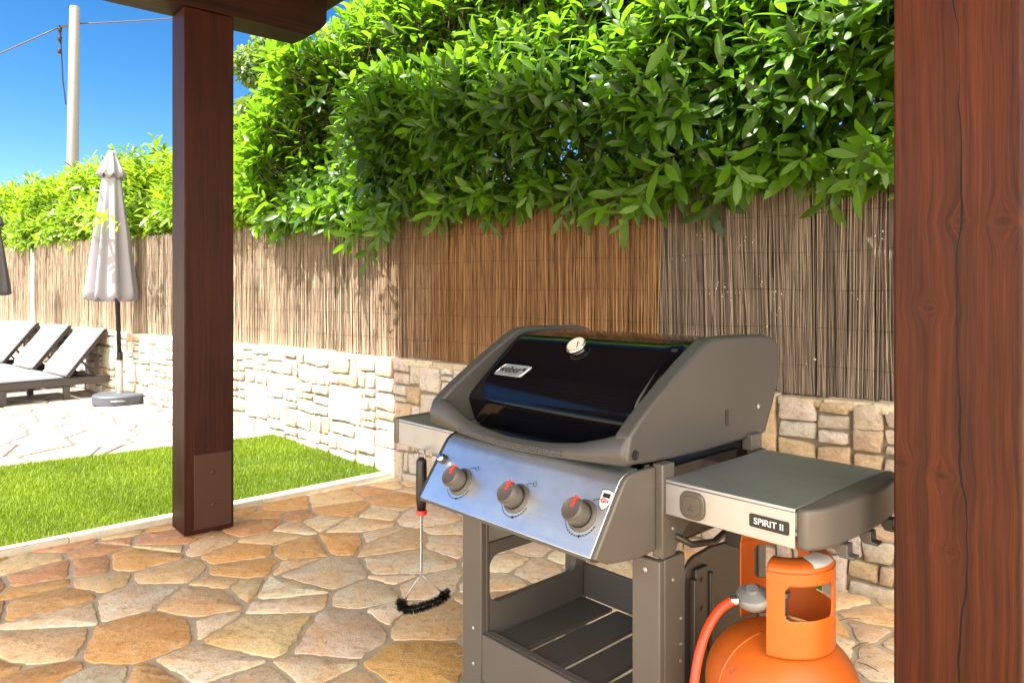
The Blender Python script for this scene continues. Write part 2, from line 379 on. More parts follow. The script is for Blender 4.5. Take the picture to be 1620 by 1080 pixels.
def flags(name, bounds, step, z, limits, palette, mat, gap=(.010,.024), squash=1.35, rotn=.3, seed=1):
    r = random.Random(seed); x0, x1, y0, y1 = bounds
    ca, sa = cos(rotn), sin(rotn); pts = []
    R = max(x1-x0, y1-y0); cx0, cy0 = (x0+x1)/2, (y0+y1)/2
    nn = int(R*.75/step)
    for i in range(-nn, nn):
        for j in range(-int(nn*squash), int(nn*squash)):
            gx = (i+.5*(j % 2)+r.uniform(-.46, .46))*step*1.15; gy = (j+r.uniform(-.46, .46))*step/squash
            x = cx0+gx*ca-gy*sa; y = cy0+gx*sa+gy*ca
            if r.random() < .15: continue
            if x0 < x < x1 and y0 < y < y1 and all(x*a+y*b < d+.25 for a, b, d in limits): pts.append((x, y))
    P = np.array(pts); Wt = np.array([(step*r.choice([.0,.0,.25,.45,.62]))**2 for _ in pts]); V = []; F = []; T = []
    def met(p, q): dx, dy = q[0]-p[0], q[1]-p[1]; return dx, dy
    for i, p in enumerate(pts):
        d2 = ((P-P[i])**2).sum(1); nb = np.argsort(d2)[1:30]
        poly = [(p[0]-1, p[1]-1), (p[0]+1, p[1]-1), (p[0]+1, p[1]+1), (p[0]-1, p[1]+1)]
        for j in nb:
            q = pts[j]; dx, dy = q[0]-p[0], q[1]-p[1]; L = hypot(dx, dy); nx, ny = dx/L, dy/L
            g = r.uniform(*gap)*.5+.001; poly = clip(poly, nx, ny, p[0]*nx+p[1]*ny+(L*L+Wt[i]-Wt[j])/(2*L)-g)
            if len(poly) < 3: break
        for a, b, d in limits:
            if len(poly) >= 3: poly = clip(poly, a, b, d-.004)
        per = sum(hypot(poly[q][0]-poly[q-1][0], poly[q][1]-poly[q-1][1]) for q in range(len(poly)))
        if len(poly) < 3 or area(poly) < .003 or area(poly)/per**2 < .022: continue
        # subdivide, roughen, round corners
        k = len(poly); pl = []
        for a in range(k):
            A, B, Cc = poly[a-1], poly[a], poly[(a+1) % k]
            la, lb = hypot(A[0]-B[0], A[1]-B[1]), hypot(Cc[0]-B[0], Cc[1]-B[1]); c1 = min(r.uniform(.006,.028), la*.3); c2 = min(r.uniform(.006,.028), lb*.3)
            pl += [(B[0]+(A[0]-B[0])*c1/la, B[1]+(A[1]-B[1])*c1/la), (B[0]+(Cc[0]-B[0])*c2/lb, B[1]+(Cc[1]-B[1])*c2/lb)]
        pp = []
        for a in range(len(pl)):
            A, B = pl[a], pl[(a+1) % len(pl)]; L = hypot(A[0]-B[0], A[1]-B[1]); m_ = max(1, int(L/.017))
            for q in range(m_): pp.append((A[0]+(B[0]-A[0])*q/m_, A[1]+(B[1]-A[1])*q/m_))
        cx_ = sum(q[0] for q in pp)/len(pp); cy_ = sum(q[1] for q in pp)/len(pp)
        out = []
        for (x, y) in pp:
            L = hypot(x-cx_, y-cy_)+1e-6; e = nz(x, y, i*.7)*.009+nz(x*3.1, y*2.7, i)*.003-.002; out.append((x+(x-cx_)/L*e, y+(y-cy_)/L*e))
        h = r.uniform(-.0005, .0025); tx, ty = r.uniform(-.004, .004), r.uniform(-.004, .004)
        n_ = len(out); o = len(V)
        def ring(ins, dz):
            for (x, y) in out:
                L = hypot(x-cx_, y-cy_)+1e-6; f_ = max(0, 1-ins/L); X = cx_+(x-cx_)*f_; Y = cy_+(y-cy_)*f_
                V.append((X, Y, z+dz+h+(X-cx_)*tx+(Y-cy_)*ty))
        ring(0, -.010); ring(.0005, -.0015); ring(.003, -.0004); V.append((cx_, cy_, z+h+.0005))
        for lv in range(2):
            for a in range(n_): F.append((o+lv*n_+a, o+lv*n_+(a+1) % n_, o+(lv+1)*n_+(a+1) % n_, o+(lv+1)*n_+a))
        for a in range(n_): F.append((o+2*n_+a, o+2*n_+(a+1) % n_, o+3*n_))
        c = palette(cx_, cy_, r); T += [c]*(3*n_+1)
    V = np.array(V); lo = np.array([q for f in F for q in f]); sz = [len(f) for f in F]
    ob = raw(name, V, lo, sz, mat)
    a = ob.data.attributes.new('tint', 'FLOAT_COLOR', 'POINT'); a.data.foreach_set('color', np.array([list(c)+[1] for c in T], np.float32).ravel())
    return ob

def jit(c, r, k=.12):
    m_ = 1+r.uniform(-k, k); return tuple(min(.95, v*m_*(1+r.uniform(-.05, .05))) for v in c)
def pal_patio(x, y, r):
    k = (np.array([x, y])-CJ); dist = k[0]*KD[1]-k[1]*KD[0]            # metres inside the kerb
    orange, tan, pale, red, grey = (.68,.38,.14), (.74,.54,.32), (.84,.72,.54), (.56,.29,.15), (.70,.60,.47)
    left = max(0, min(1, (-x-.5)/1.5))
    if dist < .42 and x < -.9: c = r.choices([red, orange, tan], [5, 3, 1])[0]
    else: c = r.choices([orange, tan, pale, grey, red], [1.2+3.5*left, 3, 3.4*(1-left)+1.2, 1.0, .04])[0]
    return jit(c, r)
def pal_terrace(x, y, r): return jit(r.choice([(.30,.285,.265), (.26,.24,.215), (.33,.315,.295), (.25,.215,.18)]), r, .08)

kn = (-KD[1], KD[0])      # normal pointing to the lawn
kd_ = kn[0]*CJ[0]+kn[1]*CJ[1]
wn_ = (-WN[0], -WN[1]); wd_ = wn_[0]*CJ[0]+wn_[1]*CJ[1]
MB().add([(-9,-6,-.008),(7,-6,-.008),(7,6,-.008),(-9,6,-.008)], [(0,1,2,3)])
def strip_poly(pts, z, name, mat):
    o = MB().add([(p[0], p[1], z) for p in pts], [tuple(range(len(pts)))]).build(name, mat); return tag(o, kind='structure')
strip_poly([CJ, CJ-KD*12, CJ-KD*12+WD*12, CJ+WD*12], -.0045, 'patio_grout', M['grout'])
pf = flags('patio', (-5.0, 5.0, -3.5, 5.4), .242, 0, [(kn[0], kn[1], kd_-.002), (wn_[0], wn_[1], wd_-.0)], pal_patio, M['flag'], (.006,.026), seed=5)
tag(pf, kind='structure')
tn = (TD[1], -TD[0])
TNN = np.array([-TD[1], TD[0]])
strip_poly([T0+TD*1.0, T0+TD*1.0+TNN*9, T0-TD*16+TNN*9, T0-TD*16], .0945, 'terrace_grout', M['grout_pale'])
tf_ = flags('terrace', (-11, -1.2, 3.2, 11), .36, .1, [(tn[0], tn[1], tn[0]*T0[0]+tn[1]*T0[1]), (wn_[0], wn_[1], wd_)], pal_terrace, M['flag_pale'], (.014,.03), 1.5, -.1, seed=9)
tag(tf_, kind='structure')
# kerb
a0 = CJ; kw = np.array(kn)*.075
kb = MB(); 
for i in range(9):
    A = a0-KD*(i*1.0+.0003); B = a0-KD*(i*1.0+.9997)
    z1 = .030
    pts = [A, B, B+kw, A+kw]
    kb.add([(p[0], p[1], -.02) for p in pts]+[(p[0], p[1], z1) for p in pts], [(3,2,1,0),(4,5,6,7),(0,1,5,4),(1,2,6,5),(2,3,7,6),(3,0,4,7)])
tag(kb.build('kerb', M['kerb'], bevel=.006), kind='structure')
# lawn: rises 7 cm from the kerb to the terrace
LA = CJ+kw; LB = T0-np.array(kn)*0; LC = T0-TD*10; LD = LA-KD*10
# soil sheet
def lawn_pt(s, t):    # s along away from the wall 0..1, t from kerb to terrace 0..1
    p = (LA+(LD-LA)*s)*(1-t)+(LB+(LC-LB)*s)*t; return p
sv = []; sf = []
for i in range(41):
    for j in range(9):
        p = lawn_pt(i/40, j/8); sv.append((p[0], p[1], .012+.078*j/8+.006*nz(p[0]*.2, p[1]*.2)))
for i in range(40):
    for j in range(8): sf.append((i*9+j, i*9+j+1, (i+1)*9+j+1, (i+1)*9+j))
tag(MB().add(sv, sf).build('lawn_soil', M['soil'], smooth=True), kind='structure')
def grass():
    N = 230000; s = rng.random(N)**1.0*.62; t = rng.random(N)*1.035-.018
    A = LA[None]+(LD-LA)[None]*s[:, None]; B = LB[None]+(LC-LB)[None]*s[:, None]
    p = A*(1-t[:, None])+B*t[:, None]; z = .012+.078*t
    clump = .5+.5*np.sin(p[:, 0]*5.3+2*np.sin(p[:, 1]*3.1))*np.sin(p[:, 1]*6.7+p[:, 0]*2)
    h = (.012+.017*rng.random(N)+.010*clump*rng.random(N)); a = rng.random(N)*2*pi; wv = .0018+.0016*rng.random(N)
    dx, dy = np.cos(a)*wv, np.sin(a)*wv; b = rng.random(N)*2*pi; ln = h*(.2+.7*rng.random(N))
    V = np.zeros((N, 3, 3)); V[:, 0] = np.stack([p[:, 0]-dx, p[:, 1]-dy, z-.003], 1); V[:, 1] = np.stack([p[:, 0]+dx, p[:, 1]+dy, z-.003], 1)
    V[:, 2] = np.stack([p[:, 0]+np.cos(b)*ln, p[:, 1]+np.sin(b)*ln, z+h], 1)
    tv = np.clip(.5*rng.random(N)+.35*clump+.25*(.5+.5*np.sin(p[:,0]*2.1+1.3*np.sin(p[:,1]*1.7)))+.12*rng.normal(size=N), 0, 1)
    o = raw('lawn_grass', V.reshape(-1, 3), np.arange(3*N), np.full(N, 3), M['grassblade'], tint=np.repeat(tv, 3))
    tag(o, kind='stuff', label='short bright green lawn between kerb and pale terrace', cat='grass')
grass()

# ---------------------------------------------------------------- rubble stone wall
wall = empty('stone_wall', 'low pale limestone rubble wall below the reed fence', 'wall', (CJ[0], CJ[1], 0), atan2(WD[1], WD[0]))
# local x along the wall (right), local y into the wall (away from patio): the frame is rotated so +y = -WN
WT = .80
def wall_stones():
    r = random.Random(4); rects = []
    def split(x0, x1, z0, z1, dep):
        w_, h_ = x1-x0, z1-z0
        big = r.random()
        stop = (w_ < .36 and h_ < .3 and big < .2) or (w_ < .24 and h_ < .115 and big < .7) or w_ < .11 or h_ < .075 or (w_ < .17 and h_ < .2 and big < .25)
        if stop and w_ < .36: rects.append((x0, x1, z0, z1)); return
        if w_ > h_*1.5 or (w_ > h_*.9 and r.random() < .35):
            c = x0+w_*r.uniform(.3, .7); split(x0, c, z0, z1, dep+1); split(c, x1, z0, z1, dep+1)
        else:
            if h_ < .1: rects.append((x0, x1, z0, z1)); return
            c = z0+h_*r.uniform(.32, .68); split(x0, x1, z0, c, dep+1); split(x0, x1, c, z1, dep+1)
    x = -12.0
    while x < 5.2:
        w_ = r.uniform(.5, .95); split(x, x+w_, -.02, WT-.002, 0); x += w_
    V = []; F = []; T = []
    for (x0, x1, z0, z1) in rects:
        g = r.uniform(.003, .008); X0, X1, Z0, Z1 = x0+g, x1-g, z0+g, z1-g
        if X1-X0 < .02 or Z1-Z0 < .02: continue
        k = min(X1-X0, Z1-Z0); j = min(.018, k*.16); pr = r.uniform(.008, .027)
        cn = [(X0, Z0), (X1, Z0), (X1, Z1), (X0, Z1)]; cn = [(a+r.uniform(-j, j)*.7, b+r.uniform(-j, j)*.7) for a, b in cn]
        out = []
        for a in range(4):
            A, B, Cc = cn[a-1], cn[a], cn[(a+1) % 4]
            for Q, tt in ((A, r.uniform(.03, .11)), (Cc, r.uniform(.03, .11))):
                out.append((B[0]+(Q[0]-B[0])*tt, B[1]+(Q[1]-B[1])*tt))
        pp = []
        for a in range(8):
            A, B = out[a], out[(a+1) % 8]; L = hypot(A[0]-B[0], A[1]-B[1]); m_ = max(1, int(L/.035))
            for q in range(m_): pp.append((A[0]+(B[0]-A[0])*q/m_+r.uniform(-.002, .002), A[1]+(B[1]-A[1])*q/m_+r.uniform(-.002, .002)))
        cx_, cz_ = (X0+X1)/2, (Z0+Z1)/2; n_ = len(pp); o = len(V); tx, tz = r.uniform(-.05, .05), r.uniform(-.06, .06)
        for ins, y in ((0, .03), (0, .004-pr*.3), (.0035, -pr), (.009, -pr-.002)):
            for (a, b) in pp:
                L = hypot(a-cx_, b-cz_)+1e-6; f_ = max(.2, 1-ins/L); X = cx_+(a-cx_)*f_; Z = cz_+(b-cz_)*f_
                yy = y+(X-cx_)*tx+(Z-cz_)*tz if y < .02 else y
                V.append((X, min(yy, .03), Z))
        V.append((cx_, -pr-.006-r.uniform(0, .006), cz_))
        for lv in range(3):
            for a in range(n_): F.append((o+lv*n_+a, o+(lv+1)*n_+a, o+(lv+1)*n_+(a+1) % n_, o+lv*n_+(a+1) % n_))
        for a in range(n_): F.append((o+3*n_+(a+1) % n_, o+3*n_+a, o+4*n_))
        c = r.choices([(.54,.49,.42), (.58,.54,.49), (.50,.39,.26), (.54,.42,.32), (.64,.61,.56)], [4, 4, 1.6, 1, 3] if x0 < 1.4 else [4, 2, 6, 1, .5])[0]
        T += [jit(c, r)]*(4*n_+1)
    ob = raw('stones', np.array(V), np.array([q for f in F for q in f]), [len(f) for f in F], M['rubble'], wall)
    a = ob.data.attributes.new('tint', 'FLOAT_COLOR', 'POINT'); a.data.foreach_set('color', np.array([list(c)+[1] for c in T], np.float32).ravel())
    ob.location = (0, -.07, 0)
wall_stones()
MB().box(-12, 5.2, -.068, .25, -.1, WT-.012).build('mortar_core', M['mortar'], wall)
# uneven mortar and flat stones on top ledge
cp = MB(); r_ = random.Random(2); x = -12
while x < 5.2:
    w_ = r_.uniform(.16, .42); cp.box(x+.004, x+w_-.004, -.085-r_.uniform(0, .014), .2, WT-.04, WT+r_.uniform(-.006, .008)); x += w_
cpo = cp.build('coping', M['rubble'], wall, bevel=.008)
a = cpo.data.attributes.new('tint', 'FLOAT_COLOR', 'POINT'); nv = len(cpo.data.vertices)
cc_ = []
for i in range(nv//8): cc_ += [list(jit(r_.choice([(.66,.58,.46), (.58,.50,.38), (.70,.64,.55)]), r_))+[1]]*8
a.data.foreach_set('color', np.array(cc_, np.float32).ravel())

# ---------------------------------------------------------------- reed fence mats
def ftop(t):    # top height along the wall
    return 1.80-.03*max(0, t)/2.5+.06*max(0, -t-3)/6
def mat_reeds(label, t0, t1, mat, dens, drop=0, tilt=0, off=0, seed=0, wires=True):
    e = empty('reed_mat', label, 'fence', (wp(t0)[0], wp(t0)[1], WT), atan2(WD[1], WD[0]), 'reed mats of the fence on the wall')
    g = np.random.default_rng(seed); L = t1-t0; n_ = int(L*dens*2.5); SEG = 3; K = 4
    x = np.sort(g.random(n_)*L); layer = g.random(n_); y = off+(-.016+.036*layer)
    rad = .0017+.0019*g.random(n_)**1.5; H = np.array([ftop(t0+a) for a in x])-WT-drop+g.normal(size=n_)*.012-.06*(g.random(n_) < .05)
    lean = g.normal(size=n_)*.012+tilt; zz0 = g.random(n_)*.012-.004
    V = np.zeros((n_, SEG+1, K, 3)); bx = g.normal(size=(n_, SEG+1))*.0022
    for s in range(SEG+1):
        f_ = s/SEG; z = zz0+(H-zz0)*f_; cx_ = x+lean*f_+bx[:, s]; cy_ = y+.004*g.normal(size=n_)*(f_ > 0)
        for k in range(K):
            a_ = 2*pi*k/K; V[:, s, k, 0] = cx_+rad*(1-.35*f_)*cos(a_); V[:, s, k, 1] = cy_+rad*(1-.35*f_)*sin(a_); V[:, s, k, 2] = z
    base = (np.arange(n_)*(SEG+1)*K)[:, None, None]; s_ = (np.arange(SEG)*K)[None, :, None]; k_ = np.arange(K)[None, None, :]; k2 = (k_+1) % K
    q = np.stack([base+s_+k_, base+s_+k2, base+s_+K+k2, base+s_+K+k_], -1).reshape(-1)
    tv = np.clip(g.random(n_)*.9+.15*(layer < .2)-.35*(layer > .8), 0, 1)
    ro = raw('reeds', V.reshape(-1, 3), q, np.full(len(q)//4, 4), mat, e, tint=np.repeat(tv, (SEG+1)*K), smooth=True)
    MB().box(.0, L+.003, off+.032, off+.036, .0, .90).build('light_blocker', M['darkbrown'], e)  # added dark sheet, stops bright gaps showing between the reeds
    if wires:
        mb = MB()
        for h in np.arange(.13, .95, .17):
            pts = [(q_, off-.019+.002*sin(q_*40), h+.004*sin(q_*9+h*7)) for q_ in np.arange(.01, L, .06)]
            if len(pts) > 1: mb.tube(pts, .0007, 4)
        mb.build('wire', M['bracket'], e)
    return e
mat_reeds('pale weathered reed mat at the far end behind the dark parasol', -11.2, -7.55, M['reed_pale'], 300, seed=1, wires=False)
mat_reeds('long pale weathered reed mat behind the closed pale parasol', -7.38, -3.95, M['reed_pale'], 330, seed=2, wires=False)
mat_reeds('narrow darker reed mat just left of the front timber post', -3.93, -3.30, M['reed_grey'], 420, .01, off=-.02, seed=3)
mat_reeds('pale leaf shadowed reed mat right of the front timber post', -3.29, -.32, M['reed_pale'], 420, seed=4)
mat_reeds('brown honey coloured reed mat behind the grill lid', -.33, 1.955, M['reed_brown'], 520, -.01, off=-.006, seed=5)
mat_reeds('grey brown splattered reed mat right of the honey coloured one', 1.96, 2.728, M['reed_grey'], 520, -.02, off=.004, tilt=-.020, seed=6)
mat_reeds('grey brown reed mat between the dark slit and the near post', 2.732, 4.4, M['reed_grey'], 500, 0, off=.004, tilt=.006, seed=7)
pw = wp(-7.46)
fp = MB().tube([(pw[0], pw[1], .1+.7), (pw[0], pw[1], 1.80)], .035, 10).build('fence_post', M['white'])
tag(fp, 'thin white post in the gap between two far reed mats', 'post')
# bird droppings / cotton specks on grey reeds are tiny raised flecks of the mat
g_ = random.Random(3); mb = MB()
for (tt, z_, n_) in ((2.28, 1.28, 7), (2.36, 1.26, 6), (2.5, 1.30, 8), (2.53, 1.24, 4), (2.42, 1.5, 5), (2.6, 1.2, 4), (2.2, 1.52, 4), (2.9, 1.24, 3), (3.0, 1.5, 4), (2.45, 1.1, 3), (2.7, .98, 5), (2.1, 1.4, 3)):
    for i in range(n_):
        t_ = tt+g_.gauss(0, .03); q = wp(t_, .019+g_.random()*.003); s_ = g_.uniform(.001, .0035)
        mb.lathe([(.0001, -s_*1.5), (s_, 0), (.0001, s_*1.5)], 6, xf((q[0], q[1], z_+g_.gauss(0, .02))), cap=False)
specks_parent = [o for o in bpy.data.objects if o.get('label', '').startswith('grey brown splattered')][0]
so_ = mb.build('speck', M['white'], None); so_.parent = specks_parent; specks_parent.matrix_parent_inverse if False else None
bpy.context.view_layer.update(); so_.matrix_parent_inverse = specks_parent.matrix_world.inverted(); so_['kind'] = 'stuff'

# ---------------------------------------------------------------- leaves
def leaf_template(rows):
    V = [(0, 0, 0)]; F = []
    for (l, w_) in rows: V += [(-w_, l, .10*w_*2.2), (0, l, 0), (w_, l, .10*w_*2.2)]
    V.append((0, 1, -.04)); n_ = len(V)
    F += [(0, 2, 1), (0, 3, 2)]
    for i in range(len(rows)-1):
        a = 1+3*i; F += [(a, a+1, a+4, a+3), (a+1, a+2, a+5, a+4)]
    a = 1+3*(len(rows)-1); F += [(a, a+1, n_-1), (a+1, a+2, n_-1)]
    return np.array(V, float), F
LT_NEAR = leaf_template([(.2, .085), (.48, .155), (.76, .135), (.92, .06)])
LT_FAR = leaf_template([(.35, .14), (.75, .13)])
def norm(a): return a/(np.linalg.norm(a, axis=-1, keepdims=True)+1e-9)
def leaves(name, base, d, nrm, size, tint, tpl, mat, parent, width=1.0, droop=.15):
    TV, TF = tpl; N = len(base); d = norm(d); nrm = norm(nrm-d*(nrm*d).sum(1, keepdims=True)); s_ = np.cross(d, nrm)
    y = TV[:, 1]; V = (base[:, None]+size[:, None, None]*(TV[None, :, 0:1]*width*s_[:, None]+TV[None, :, 1:2]*d[:, None]+(TV[None, :, 2:3]-droop*(y**2)[None, :, None])*nrm[:, None]))
    k = len(TV); fl = np.array([i for f in TF for i in f]); sz = np.array([len(f) for f in TF])
    lo = (fl[None]+(np.arange(N)*k)[:, None]).ravel()
    return raw(name, V.reshape(-1, 3), lo, np.tile(sz, N), mat, parent, tint=np.repeat(tint, k), smooth=True)
def sprigs(o, d, nl, slen, lsize, g, tpl, mat, parent, tintbase, name='foliage', width=1.0, stems=True):
    n_ = len(o); d = norm(d); ref = norm(g.normal(size=(n_, 3))); a = norm(np.cross(d, ref)); b = np.cross(d, a)
    K = nl; ph = g.random(n_)*2*pi
    B = []; D = []; Nn = []; Sz = []; T = []
    for k in range(K):
        f_ = (k+.6)/K; az = ph+k*2.4; rad = a*np.cos(az)[:, None]+b*np.sin(az)[:, None]
        op = radians(72)-radians(38)*f_+g.normal(size=n_)*.12
        dd = d*np.cos(op)[:, None]+rad*np.sin(op)[:, None]; dd[:, 2] -= .12
        bend = np.zeros_like(d); bend[:, 2] = -.12*slen*f_**2
        B.append(o+d*(slen*f_)[:, None]+bend if hasattr(slen, '__len__') else o+d*slen*f_+bend); D.append(dd)
        up = d*1.0+np.array([0, 0, .45]); Nn.append(up+g.normal(size=(n_, 3))*.15)
        Sz.append(lsize*(.5+.68*g.random(n_))*(1-.25*(f_ > .85))); T.append(np.clip(tintbase+.28*(f_-.4)+g.normal(size=n_)*.12, 0, 1))
    ob = leaves(name, np.concatenate(B), np.concatenate(D), np.concatenate(Nn), np.concatenate(Sz), np.concatenate(T), tpl, mat, parent, width)
    if stems:
        V = np.zeros((n_, 2, 3, 3))
        for k in range(3):
            off = (a*cos(2*pi*k/3)+b*sin(2*pi*k/3))
            V[:, 0, k] = o-d*.12+off*.003; V[:, 1, k] = o+d*slen+off*.0015; V[:, 1, k, 2] -= .1*slen
        bs = (np.arange(n_)*6)[:, None, None]; kk = np.arange(3)
        q = np.stack([kk, (kk+1) % 3, (kk+1) % 3+3, kk+3], -1)[None]+bs
        raw('stem', V.reshape(-1, 3), q.ravel(), np.full(n_*3, 4), M['bark'], parent)
    return ob

def hz_near(t):   # top height of the big laurel along the wall
    return np.interp(t, [-2.0, -1.7, -1.2, -.6, -.1, .3, .9, 1.6, 2.3, 4.6], [1.9, 2.05, 2.45, 3.0, 3.3, 3.08, 3.25, 3.0, 2.95, 3.0])
def laurel_near():
    e = empty('laurel_bush', 'large dark green laurel bulging over the fence above the grill', 'hedge', (wp(1.5, -.6)[0], wp(1.5, -.6)[1], 0))
    g = np.random.default_rng(21); inv = np.array([wp(1.5, -.6)[0], wp(1.5, -.6)[1], 0])
    O = []; D = []; T = []
    def add(t, f, z, dx, dn, dz, tt):
        p = CJ[None]+WD[None]*t[:, None]+WN[None]*f[:, None]; O.append(np.column_stack([p, z]))
        dd = np.outer(dx, np.append(WD, 0))+np.outer(dn, np.append(WN, 0)); dd[:, 2] += dz; D.append(dd); T.append(tt)
    # front face shell: f = distance in front of the fence plane
    n_ = 3100; t = g.uniform(-1.75, 4.4, n_); u = g.random(n_); zt = hz_near(t); zb = 1.86+.20*np.clip((t+.3)/.8, 0, 1)+.05*np.sin(t*6.3)*np.sin(t*2.9)
    z = zb+(zt-zb)*u; bul = .27*np.sin(np.clip(u*1.25+.22, 0, 1)*pi)**.6*np.clip((t+1.3)/1.6, .25, 1)
    lump = .10*np.sin(t*4.1+z*3)*np.cos(z*5.3-t*2)+.06*np.sin(t*9.7)
    f = bul-.10-.18*np.clip((-t)/1.0,0,1)+lump+g.normal(size=n_)*.07-.25*u**3
    add(t, f, z, g.normal(size=n_)*.45-.05, .75+g.normal(size=n_)*.25-.5*u, -.02+1.2*u+g.normal(size=n_)*.3, np.clip(.18+.42*u+g.normal(size=n_)*.12, 0, 1))  # tint drops towards the bottom: shade put into the leaf colour
    # interior
    n_ = 1500; t = g.uniform(-1.6, 4.4, n_); u = g.random(n_); zt = hz_near(t)-.1; z = 1.75+(zt-1.75)*u; f = g.uniform(-.9, .1, n_)
    add(t, f, z, g.normal(size=n_)*.5, g.normal(size=n_)*.5+.2, .5+g.normal(size=n_)*.4, np.zeros(n_)+g.random(n_)*.1)  # lowest tint: shade inside the bush put into the leaf colour
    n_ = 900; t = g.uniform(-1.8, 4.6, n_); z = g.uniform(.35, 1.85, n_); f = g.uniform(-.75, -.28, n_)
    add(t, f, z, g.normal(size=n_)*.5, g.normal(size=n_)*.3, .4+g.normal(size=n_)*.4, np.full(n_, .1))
    # upright shoots on top
    n_ = 1500; t = g.uniform(-1.1, 4.4, n_); z = hz_near(t)-.12+g.normal(size=n_)*.10; f = g.uniform(-.9, .2, n_)
    add(t, f, z, g.normal(size=n_)*.22, .1+g.normal(size=n_)*.22, np.full(n_, 1.1), np.clip(.6+g.normal(size=n_)*.15, 0, 1))
    # left flank facing the lawn
    n_ = 500; f = g.uniform(-.9, .35, n_); u = g.random(n_); z = 1.9+1.2*u; t = -1.35-.15*np.sin(u*pi)+g.normal(size=n_)*.08+.7*u
    add(t, f, z, -.8+g.normal(size=n_)*.3, .3+g.normal(size=n_)*.3, .5+g.normal(size=n_)*.3, np.clip(.55+g.normal(size=n_)*.15, 0, 1))
    # hanging branch sprigs in front of the reeds
    hang = [(-.15,.22,1.72),(-.05,.25,1.66),(0,.3,1.60),(.08,.3,1.68),(.12,.3,1.56),(.2,.28,1.66),(.26,.3,1.62),(.05,.3,1.75),(.3,.26,1.74),(-.42,.2,1.82),(.2,.25,1.8),(-.05,.2,1.82),(.3,.2,1.78),
            (2.0,.30,1.66),(2.06,.32,1.62),(2.1,.3,1.7),(3.08,.28,1.68),(3.1,.25,1.74),(1.72,.3,1.78),(2.95,.2,1.75),(3.02,.24,1.72),(2.4,.25,1.76),(2.2,.25,1.78),(1.3,.2,1.8),(.75,.25,1.8)]
    h = np.array(hang); n_ = len(h)
    add(h[:, 0], h[:, 1], h[:, 2]+np.where(h[:, 0] > 1, .13, .08), g.normal(size=n_)*.5-.25, .55+g.normal(size=n_)*.2, -.55+g.normal(size=n_)*.2, np.full(n_, .55))
    # short bent shoots on a twig along the top of the fence
    n_ = 420; t = g.uniform(-1.6, 4.3, n_); z = np.array([ftop(a) for a in t])+.05+.07*g.random(n_); f = g.uniform(-.1, .10, n_)
    add(t, f, z, g.normal(size=n_)*.6, .6+g.normal(size=n_)*.2, -.1+g.normal(size=n_)*.3, np.full(n_, .25)+g.random(n_)*.3)
    O = np.concatenate(O)-inv; D = np.concatenate(D); T = np.concatenate(T)
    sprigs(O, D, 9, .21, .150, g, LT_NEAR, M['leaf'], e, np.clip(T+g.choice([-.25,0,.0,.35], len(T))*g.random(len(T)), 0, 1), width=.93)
    mb = MB(); r = random.Random(5)
    for i in range(16):
        t_ = -1.4+i*.37; p = wp(t_, -.55+r.uniform(-.15, .15)); q = wp(t_+r.uniform(-.2, .2), -.3); s_ = wp(t_+r.uniform(-.3, .3), .05)
        mb.tube([Vector((p[0], p[1], 0))-Vector(inv), Vector((p[0], p[1], 1.4))-Vector(inv), Vector((q[0], q[1], 2.2))-Vector(inv), Vector((s_[0], s_[1], 2.8))-Vector(inv)], [.03, .025, .015, .006], 6)
    mb.build('trunk', M['bark'], e, smooth=True)
laurel_near()
